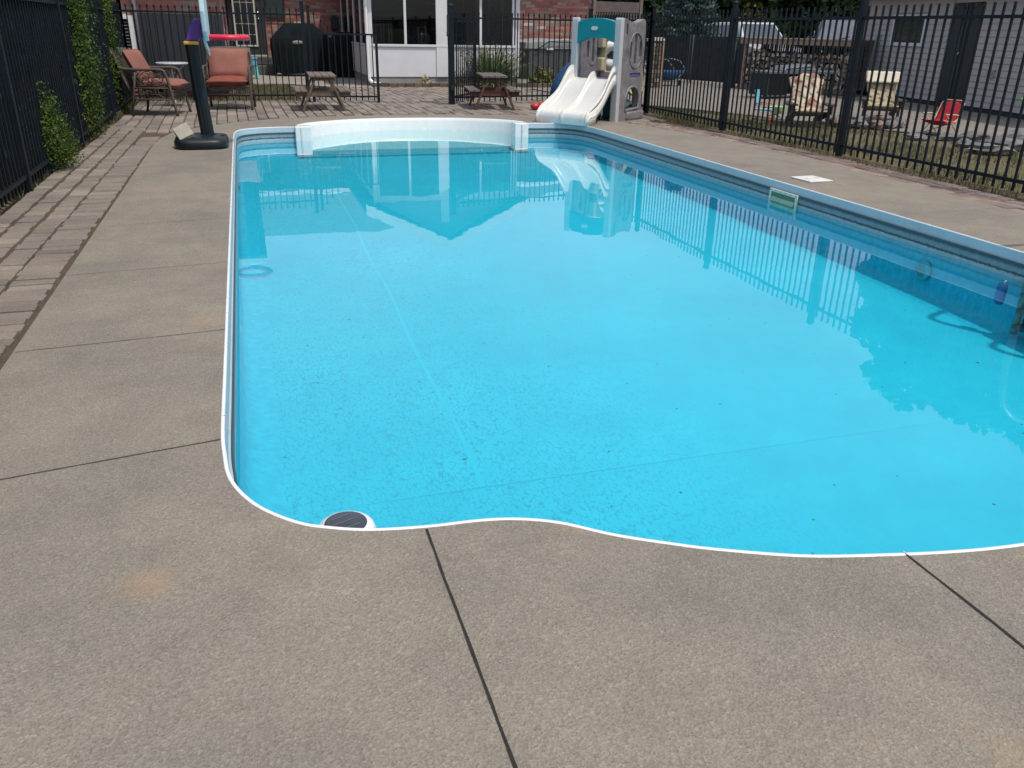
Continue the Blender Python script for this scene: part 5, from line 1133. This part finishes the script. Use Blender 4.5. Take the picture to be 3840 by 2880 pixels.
# tarp-like panel leaning at the shed corner
t = thing('leaning_panel', 'pale grey panel leaning against the shed corner by the woodshed', 'panel', (14.1, 17.35, 0), R(-70)); q = MB(); q.poly([[(0, .35), (.18, .55), (.24, 1.35), (.12, 1.30)]], -.02, .0, XZ); q.build('panel_sheet', mat('panel_grey', (.25, .25, .27), .5), t); q = MB(); q.beam((.05, .03, 0), (.15, .03, 1.25), .03); q.build('prop', FENCEM, t)

# ------------------------------------------------------------------ woodshed with split logs
w0, w1 = Vector((12.28, 19.75)), Vector((13.62, 17.12)); dd_ = (w1-w0).normalized(); WA = math.atan2(dd_.y, dd_.x); WL = (w1-w0).length
Ws = thing('woodshed', 'low open woodshed with a flat roof and tan fascia full of split logs', 'woodshed', (w0.x, w0.y, 0), WA); TAN = mat('lumber_tan', (.30, .20, .14), .8, .2, 6, .4, 60)
q = MB(); q.b2((-.12, -.12, 1.07), (WL+.1, -.07, 1.19)); q.build('fascia', TAN, Ws, bevel=.004)
q = MB(); q.b2((-.12, -.14, 1.193), (WL+.1, 1.0, 1.215)); q.build('roof', mat('roof_pale', (.32, .27, .22), .8, .2, 6), Ws)
for x, y in ((.0, -.02), (WL, -.02), (0, .9), (WL, .9)): q = MB(); q.b2((x-.045, y-.045, 0), (x+.045, y+.045, 1.07)); q.build('post', TAN, Ws, bevel=.004)
q = MB(); q.b2((-.1, -.03, .01), (WL+.1, .05, .12)); q.build('base_beam', mat('lumber_grey', (.16, .13, .11), .85, .25, 6), Ws)
q = MB()
for i in range(46): q.b2((.03+i*.063, .93, .1), (.03+i*.063+.042, .95, 1.06))
q.build('back_slats', mat('slat_brown', (.07, .05, .04), .85, .3), Ws)
BK2 = mat('log_bark', (.075, .055, .042), .95, .4, 12, .7, 40)
ENDS = [mat('log_end_pale', (.56, .44, .31), .9, .25, 16), mat('log_end_grey', (.36, .31, .26), .9, .3, 16), mat('log_end_rust', (.46, .29, .19), .9, .25, 16), mat('log_end_dark', (.17, .135, .11), .9, .3, 16)]
rng = random.Random(21); protos = []
for i in range(14):
    n_ = rng.choice((3, 3, 4, 5, 9)); r_ = .075; q = MB(); L_2 = .2
    if n_ == 9: pts = [(r_*.75*math.cos(2*PI*k/9)*rng.uniform(.9, 1.1), r_*.75*math.sin(2*PI*k/9)*rng.uniform(.9, 1.1)) for k in range(9)]
    else:
        pts = [(0, 0)]+[(r_*1.15*math.cos(a), r_*1.15*math.sin(a)) for a in np.linspace(0, 2*PI/n_*1.15, 5)]; cxm = sum(p[0] for p in pts)/len(pts); cym = sum(p[1] for p in pts)/len(pts); pts = [(p[0]-cxm, p[1]-cym) for p in pts]
    n2 = len(pts); o = [(p[0], -L_2, p[1]) for p in pts]+[(p[0], L_2, p[1]) for p in pts]
    q.m = 0; q.add(o, [tuple(range(n2)), tuple(range(n2, 2*n2))[::-1]]); q.m = 1; q.add(o, [(k, k+n2, (k+1) % n2+n2, (k+1) % n2) for k in range(n2)])
    me = q.build('firewood_log', [ENDS[rng.choice((0, 0, 1, 1, 2, 3, 3))], BK2]); protos.append(me)
used = set(); cnt = 0
c_, s_ = math.cos(WA), math.sin(WA)
for r_ in range(9):
    for k in range(25):
        x = .09+k*.112+(r_ % 2)*.05+rng.uniform(-.012, .012); z = .17+r_*.094+rng.uniform(-.01, .01)
        if x > WL-.08 or z > .88+.05*math.sin(x*3): continue
        i = rng.randrange(14); src = protos[i]
        o = src if i not in used else src.copy()
        if i in used: COL.objects.link(o)
        used.add(i); yl = .17+rng.uniform(-.03, .03)
        o.location = (w0.x+c_*x-s_*yl, w0.y+s_*x+c_*yl, z); o.rotation_euler = Euler((0, rng.uniform(0, 6.28), 0)); o.rotation_mode = 'XYZ'
        o.matrix_world = Matrix.Translation(o.location) @ Matrix.Rotation(WA, 4, 'Z') @ Matrix.Rotation(rng.uniform(0, 6.28), 4, 'Y')
        tag(o, 'split firewood log in the stack filling the low woodshed', 'log', 'split logs stacked in the woodshed'); cnt += 1
# dark storage cart with grey lid in front of the woodshed
t = thing('outdoor_kitchen_cart', 'dark cabinet with a grey lid standing in front of the log stack', 'cart', (10.85, 16.5, 0), R(3)); DG = mat('cabinet_dark', (.016, .026, .028), .6, .2)
q = MB(); q.b2((.03, .0, .06), (.62, .6, .5)); q.b2((.62, .45, .06), (1.85, .6, .48)); q.build('cabinet', DG, t, bevel=.01)
q = MB(); q.b2((.12, -.015, .1), (.55, .0, .46)); q.build('door', mat('door_black', (.006, .007, .008), .4), t, bevel=.006)
q = MB(); q.b2((.0, -.04, .503), (1.9, .62, .56)); q.build('counter', mat('counter_grey', (.11, .12, .13), .5, .1), t, bevel=.01)
q = MB(); q.add([(.45, .0, .563), (1.35, .0, .563), (1.35, .55, .563), (.45, .55, .563), (.55, .08, .66), (1.28, .08, .70), (1.28, .5, .70), (.55, .5, .66)], [(0, 3, 2, 1), (4, 5, 6, 7), (0, 1, 5, 4), (1, 2, 6, 5), (2, 3, 7, 6), (3, 0, 4, 7)]); q.build('lid', mat('lid_grey2', (.10, .11, .12), .45), t, bevel=.02)
q = MB(); q.tube([(.5, -.02, .60), (1.2, -.02, .65)], .012, 8); q.build('handle', FENCEM, t)
for x, y in ((.08, .05), (1.82, .05), (1.82, .55)): q = MB(); q.b2((x-.03, y-.03, 0), (x+.03, y+.03, .5 if x > 1 else .06)); q.build('leg', DG, t)
# slatted chain-link gate at the back of the yard
f0, f1 = Vector((11.75, 24.2)), Vector((12.75, 20.6)); t = thing('slatted_fence', 'dark chain-link fence with privacy slats behind the wheelbarrow', 'fence', (f0.x, f0.y, 0)); L_f = f1-f0; q = MB(); n_ = 58; rng = random.Random(5)
for i in range(n_):
    p = L_f*(i+.5)/n_; q.box((p.x, p.y, .62), (.012, .055, 1.12+rng.uniform(-.01, .01)), rot=(0, 0, math.atan2(L_f.y, L_f.x)+PI/2+rng.uniform(-.15, .15)))
q.build('privacy_slats', mat('slat_navy', (.010, .018, .024), .6, .5, 5), t)
for k in (0, .47, .5, 1): p = L_f*k; q = MB(); q.tube([(p.x, p.y, 0), (p.x, p.y, 1.25)], .03, 8); q.build('post', mat('post_grey', (.10, .11, .12), .4), t)
q = MB(); q.tube([(0, 0, 1.2), (L_f.x, L_f.y, 1.2)], .018, 6); q.tube([(0, 0, .08), (L_f.x, L_f.y, .08)], .018, 6); q.build('rail', FENCEM, t)
t = thing('tall_dark_post', 'dark gate post with grey stripe at the left end of the woodshed', 'post', (12.13, 20.05, 0)); q = MB(); q.b2((-.14, -.05, 0), (.14, .05, 1.18)); q.build('post_body', DG, t, bevel=.01); q = MB(); q.b2((-.03, -.06, .62), (.02, -.051, 1.12)); q.b2((-.12, -.06, .25), (-.06, -.051, .32)); q.b2((-.12, -.06, .05), (-.06, -.051, .12)); q.build('stripe', mat('stripe_grey', (.28, .3, .32), .5), t)
t = thing('brick_pillar', 'narrow stone and timber pillar with a pale cap right of the climber', 'pillar', (10.08, 20.4, 0)); q = MB(); rng = random.Random(9)
for r_ in range(10):
    for k in range(2): q.tone = rng.random(); q.box((-.075+.15*k+rng.uniform(-.01, .01), 0, .055+r_*.106), (.14, .28, .095))
q.build('stonework', tone_mat('pillar_stone', [(0, (.12, .09, .07)), (.6, (.24, .19, .15)), (1, (.38, .33, .28))]), t, bevel=.01)
q = MB(); q.box((0, 0, 1.12), (.36, .34, .06)); q.box((0, 0, 1.165), (.30, .30, .03)); q.build('cap', mat('cap_pale', (.45, .42, .38), .7), t, bevel=.01)
q = MB(); q.b2((.13, -.17, 0), (.19, -.11, 1.08)); q.build('timber', TAN, t)
t = thing('wheelbarrow', 'dark blue wheelbarrow tipped up against the slatted fence', 'wheelbarrow', (10.85, 21.0, 0), R(8)); BL = mat('barrow_blue', (.02, .09, .22), .45, .15)
q = MB(); q.smooth = True
for i in range(7):
    for j in range(9): u, v = -1+i/3, -1+j/4; q.v.append((v*.36, u*.26, .13+.24*max(abs(u)**2.5, abs(v)**2.5))); q.t.append(.5)
for i in range(6):
    for j in range(8): a = i*9+j; q.f.append([a, a+1, a+10, a+9]); q.mi.append(0); q.sm.append(True)
o = q.build('tray', BL, t); m_ = o.modifiers.new('s', 'SOLIDIFY'); m_.thickness = .015
for s in (-1, 1): q = MB(); q.tube([(-.35, s*.15, .10), (.1, s*.2, .13), (.3, s*.26, .42), (.1, s*.28, .62), (-.25, s*.28, .68)], .016, 6); q.build('handle', mat('handle_grey', (.2, .22, .24), .5), t)
q = MB(); q.tube([(-.42, -.03, .13), (-.42, .03, .13)], .13, 18); q.build('wheel', mat('black_rubber', (.01, .01, .01), .4), t)
q = MB(); q.b2((.2, -.2, 0), (.24, -.16, .14)); q.b2((.2, .16, 0), (.24, .2, .14)); q.build('leg', FENCEM, t)
# timber screen behind the climber
t = thing('timber_screen', 'weathered timber screen with wide top board beyond the hot tub', 'screen', (9.85, 24.0, 0), R(4)); GW2 = mat('timber_grey', (.11, .09, .085), .85, .2, 6, .4, 50)
q = MB(); q.b2((0, 0, 1.80), (1.45, .04, 2.08)); q.build('top_board', GW2, t, bevel=.004)
q = MB()
for i in range(16): q.b2((.06+i*.086, .01, .1), (.06+i*.086+.05, .04, 1.798))
q.build('screen_slats', GW2, t)
for x in (-.06, 1.46): q = MB(); q.b2((x, -.02, 0), (x+.09, .07, 2.15)); q.build('post', mat('timber_brown', (.17, .13, .11), .85, .2), t, bevel=.004)

# ------------------------------------------------------------------ vehicles
def vehicle(name, label, cat, loc, rz, paint, W, L, prof_body, prof_glass, glassm, extras=()):
    """profiles are (y, z) outlines; front of the vehicle at -y"""
    t = thing(name, label, cat, loc, rz)
    q = MB(); q.poly([prof_body], -W/2, W/2, YZ); q.build('body', paint, t, bevel=.07, seg=4)
    yb = [p[0] for p in prof_glass]; zb = min(p[1] for p in prof_glass); zt = max(p[1] for p in prof_glass); q = MB()
    def xw(z): return W/2-.03-.19*(z-zb)/(zt-zb)
    n = len(prof_glass); vs = [(s*xw(z), y, z) for s in (-1, 1) for y, z in prof_glass]
    q.add(vs, [tuple(range(n)), tuple(range(n, 2*n))[::-1]]+[(i, i+n, (i+1) % n+n, (i+1) % n) for i in range(n)]); q.build('cabin', paint, t, bevel=.05, seg=3)
    yf0, zf0 = prof_glass[0]; yf1, zf1 = prof_glass[1]; yr1, zr1 = prof_glass[2]; yr0, zr0 = prof_glass[3]
    def quad(name_, P_, off):
        m = MB(); P_ = [Vector(p) for p in P_]; nn = (P_[1]-P_[0]).cross(P_[2]-P_[0]).normalized(); m.add([p+nn*off for p in P_]+[p-nn*.02 for p in P_], [(0, 1, 2, 3), (7, 6, 5, 4), (0, 4, 5, 1), (1, 5, 6, 2), (2, 6, 7, 3), (3, 7, 4, 0)]); return m.build(name_, glassm, t)
    lerp = lambda a, b, k: a+(b-a)*k
    def wsp(k0, k1, ins):
        za, zc = lerp(zf0, zf1, k0), lerp(zf0, zf1, k1); ya, yc = lerp(yf0, yf1, k0), lerp(yf0, yf1, k1); return [(-xw(za)+ins, ya, za), (xw(za)-ins, ya, za), (xw(zc)-ins, yc, zc), (-xw(zc)+ins, yc, zc)]
    quad('windscreen', wsp(.04, .90, .10), .012)
    for s in (-1, 1):
        cuts = [(.06, .44), (.49, .82)] 
        for c0, c1 in cuts:
            za, zc = lerp(zb, zt, .08), lerp(zb, zt, .84); ya = lambda k, z: lerp(lerp(yf0, yf1, (z-zb)/(zt-zb)), lerp(yr0, yr1, (z-zb)/(zt-zb)), k)
            P_ = [(s*xw(za), ya(c0, za), za), (s*xw(za), ya(c1, za), za), (s*xw(zc), ya(c1, zc), zc), (s*xw(zc), ya(c0, zc), zc)]
            if s > 0: pass
            else: P_ = P_[::-1]
            quad('side_window', P_, .012)
        m = MB(); m.ball((s*(W/2+.13), yf0+.35, zb+.06), (.12, .07, .09), 12, 8); m.tube([(s*(W/2-.02), yf0+.4, zb), (s*(W/2+.1), yf0+.36, zb+.03)], .025, 6); m.build('wing_mirror', paint, t)
        m = MB(); m.tube([(s*(W/2-.28), lerp(yf1, yr1, .12), zt+.05), (s*(W/2-.28), lerp(yf1, yr1, .9), zt+.05)], .018, 6)
        if 'rails' in extras: m.build('roof_rail', FENCEM, t)
        for yy in (-L/2+.85, L/2-.85):
            m = MB(); m.tube([(s*(W/2-.22), yy, .34), (s*(W/2+.005), yy, .34)], .34, 24); wl = m.build('wheel', mat('black_rubber', (.01, .01, .01), .4), t)
            m = MB(); m.tube([(s*(W/2+.006), yy, .34), (s*(W/2+.015), yy, .34)], .2, 20); m.build('rim', mat('rim_alloy', (.4, .4, .42), .3, metal=.8), wl)
        m = MB(); m.ball((s*(W/2-.25), -L/2+.10, .78), (.18, .08, .09), 12, 8); m.build('headlight', mat('lamp_clear', (.6, .62, .65), .1), t)
    m = MB(); m.box((0, -L/2+.01, .68), (W*.5, .06, .22)); m.build('grille', FENCEM, t, bevel=.01)
    m = MB(); m.tube([(-.3, yf0-.03, zb+.02), (.2, yf0+.12, zb+.14)], .01, 5); m.build('wiper', FENCEM, t)
    return t
CG = mat('car_glass', (.045, .065, .08), .06, .15, 2, spec=.8)
CGd = mat('car_glass_grey', (.11, .12, .14), .12, .15, 2, spec=.8)
vehicle('silver_suv', 'silver sport utility vehicle parked facing the yard behind the woodshed', 'car', (17.75, 28.6, -.02), R(0), mat('paint_silver', (.50, .51, .53), .25, .03, 2, metal=.3), 1.9, 4.7,
        [(-2.35, .3), (-2.3, .62), (-2.22, .88), (-1.25, 1.03), (2.25, 1.06), (2.32, .6), (2.3, .3)], [(-1.35, 1.02), (-.62, 1.70), (1.75, 1.70), (2.2, 1.05)], CG, ('rails',))
tk = vehicle('dark_pickup', 'dark grey pickup truck behind the shed corner with stickers on its window', 'truck', (21.0, 27.4, 0), R(-35), mat('paint_dark', (.03, .033, .042), .25, .1, 2), 2.0, 5.4,
        [(-2.7, .4), (-2.66, .9), (-2.55, 1.08), (-1.2, 1.16), (.9, 1.16), (2.65, 1.16), (2.7, .4)], [(-1.25, 1.12), (-.45, 1.86), (.85, 1.86), (1.2, 1.14)], CGd)
m = MB(); m.b2((-.99, .35, 1.35), (-.965, .50, 1.45)); m.b2((-.99, .25, 1.24), (-.972, .38, 1.33)); m.build('window_sticker', mat('sticker_white', (.6, .6, .6), .5), tk)

# ------------------------------------------------------------------ trees and far house
def tree(name, label, x, y, h, w_, tr_h, n, m_, seed, sz=.12, group=None, lobes=26, sq=.75):
    t = thing(name, label, 'tree', (x, y, 0), 0, group); rng = np.random.default_rng(seed); q = MB()
    q.tube([(0, 0, 0), (.05, .03, tr_h), (.12, -.05, h*.6), (0, 0, h*.85)], [w_*.035+.08, w_*.03+.05, .07, .02], 8)
    cs = []
    for k in range(lobes):
        a = rng.uniform(0, 2*PI); rr = rng.uniform(0, .78)*w_/2; z = tr_h+(h-tr_h)*rng.uniform(.12, .88); kk = math.sqrt(max(.05, 1-((z-(tr_h+h)/2)/((h-tr_h)/2))**2)); cs.append((rr*kk*math.cos(a), rr*kk*math.sin(a), z, w_*rng.uniform(.13, .24)))
    for c in cs[:10]: q.tube([(0.05, 0, tr_h+(c[2]-tr_h)*.35), (c[0]*.5, c[1]*.5, tr_h+(c[2]-tr_h)*.75), c[:3]], [.06, .04, .015], 5)
    q.build('trunk', BARK, t); q = MB(); C_ = np.array(cs); i = rng.integers(0, lobes, n); d = rng.normal(size=(n, 3)); d /= np.linalg.norm(d, axis=1)[:, None]; r_ = rng.uniform(.35, 1.08, n)**.5
    p = C_[i, :3]+d*(C_[i, 3]*r_)[:, None]*[1, 1, sq]; leaves(q, p, sz, rng, .8, np.clip(rng.uniform(0, 1, lobes)[i]*.5+rng.uniform(0, .5, n), 0, 1)); q.build('crown', m_, t); return t
DKL = leaf_mat('tree_leaf_dark', [(0, (.008, .020, .008)), (.5, (.018, .042, .014)), (1, (.045, .085, .025))]); MDL = leaf_mat('tree_leaf_mid', [(0, (.015, .035, .010)), (.5, (.04, .08, .02)), (1, (.09, .14, .04))]); YLL = leaf_mat('tree_leaf_yellow', [(0, (.07, .06, .015)), (.5, (.17, .13, .03)), (1, (.26, .21, .06))])
tg = 'dark broadleaf trees beyond the yard'
T_ = [(25.2, 34, 4.3, 6, 18, 'dark broadleaf tree between the silver car and the dark pickup'), (20, 44, 4.6, 8, 19, 'farthest dark broadleaf tree over the silver car'), (22, 36, 4.0, 6, 11, 'dark broadleaf tree rising above the dark pickup'), (28, 35, 4.6, 7, 12, 'dark broadleaf tree behind the left end of the shed roof'), (17.2, 41, 3.8, 7, 13, 'dark broadleaf tree directly behind the silver car'), (32, 30, 15.6, 9.5, 14, 'tall dark tree behind the shed, left of the tallest'), (35, 25.5, 18, 11, 15, 'tallest dark tree behind the shed'), (12.5, 43, 4.0, 7, 16, 'dark broadleaf tree beyond the timber screen')]
for (x, y, h, w_, sd_, lb) in T_: tree('broadleaf_tree', lb, x, y, h, w_, (1.2 if h > 9 else .5), 9000 if h < 12 else 20000, DKL, sd_, .15 if h < 12 else .24, tg, 34)
tree('broadleaf_tree', 'mid green tree showing left of the blue spruce', 12.3, 29.5, 4.2, 3.6, .8, 5000, MDL, 31, .08, None, 18)
shrub('tall_shrub', 'yellowish shrub between the silver car and the dark pickup', 21.2, 34.0, 2.6, 2.1, 2600, YLL, 8, .07)
# blue spruce with tiered drooping branches
t = thing('blue_spruce', 'blue-green spruce tree left of the silver car', 'tree', (14.15, 26.3, 0)); rng = np.random.default_rng(77); q = MB(); q.tube([(0, 0, 0), (0, 0, 3.5)], [.12, .02], 8); q.build('trunk', BARK, t)
P_ = []; tn = []
for k in range(330):
    z = .3+3.2*rng.uniform(0, 1)**1.1; R_ = 1.6*(1-z/3.7)**.8+.1; a = rng.uniform(0, 2*PI); L = R_*rng.uniform(.8, 1.05); n = 44; s_ = rng.uniform(.15, 1, n)**.7; wv = .15*(1-s_*.55)
    lat = rng.normal(0, 1, n)*wv*.8; x = np.cos(a)*L*s_-np.sin(a)*lat; y = np.sin(a)*L*s_+np.cos(a)*lat; zz = z-.22*s_*L+.14*s_*s_*L+rng.normal(0, .03, n); P_.append(np.stack([x, y, zz], 1)); tn.append(np.clip(rng.uniform(0, .6)+rng.uniform(0, .3, n)+s_*.2, 0, 1))
P_ = np.concatenate(P_); q = MB(); leaves(q, P_, .042, rng, .6, np.concatenate(tn)); q.build('crown', leaf_mat('spruce_needle', [(0, (.012, .028, .026)), (.5, (.045, .085, .08)), (1, (.13, .19, .185))]), t)
t = thing('far_house', 'distant house with a pinkish-brown gable beyond the trees', 'house', (26.5, 45, 0)); q = MB(); q.add([(-3, 0, 0), (3, 0, 0), (3, 0, 2.2), (0, 0, 4.6), (-3, 0, 2.2), (-3, 8, 0), (3, 8, 0), (3, 8, 2.2), (0, 8, 4.6), (-3, 8, 2.2)], [(0, 1, 2, 3, 4), (5, 9, 8, 7, 6), (0, 4, 9, 5), (1, 6, 7, 2)]); q.build('wall', mat('far_brick', (.36, .20, .14), .9, .12, 2), t)
q = MB(); q.add([(3.3, -.4, 2.0), (0, -.4, 4.75), (-3.3, -.4, 2.0), (3.3, 8.3, 2.0), (0, 8.3, 4.75), (-3.3, 8.3, 2.0), (3.3, -.4, 1.9), (0, -.4, 4.62), (-3.3, -.4, 1.9)], [(0, 3, 4, 1), (1, 4, 5, 2), (0, 1, 7, 6), (1, 2, 8, 7)]); q.build('roof', mat('far_roof', (.28, .17, .12), .9, .15), t)
print('logs', cnt)
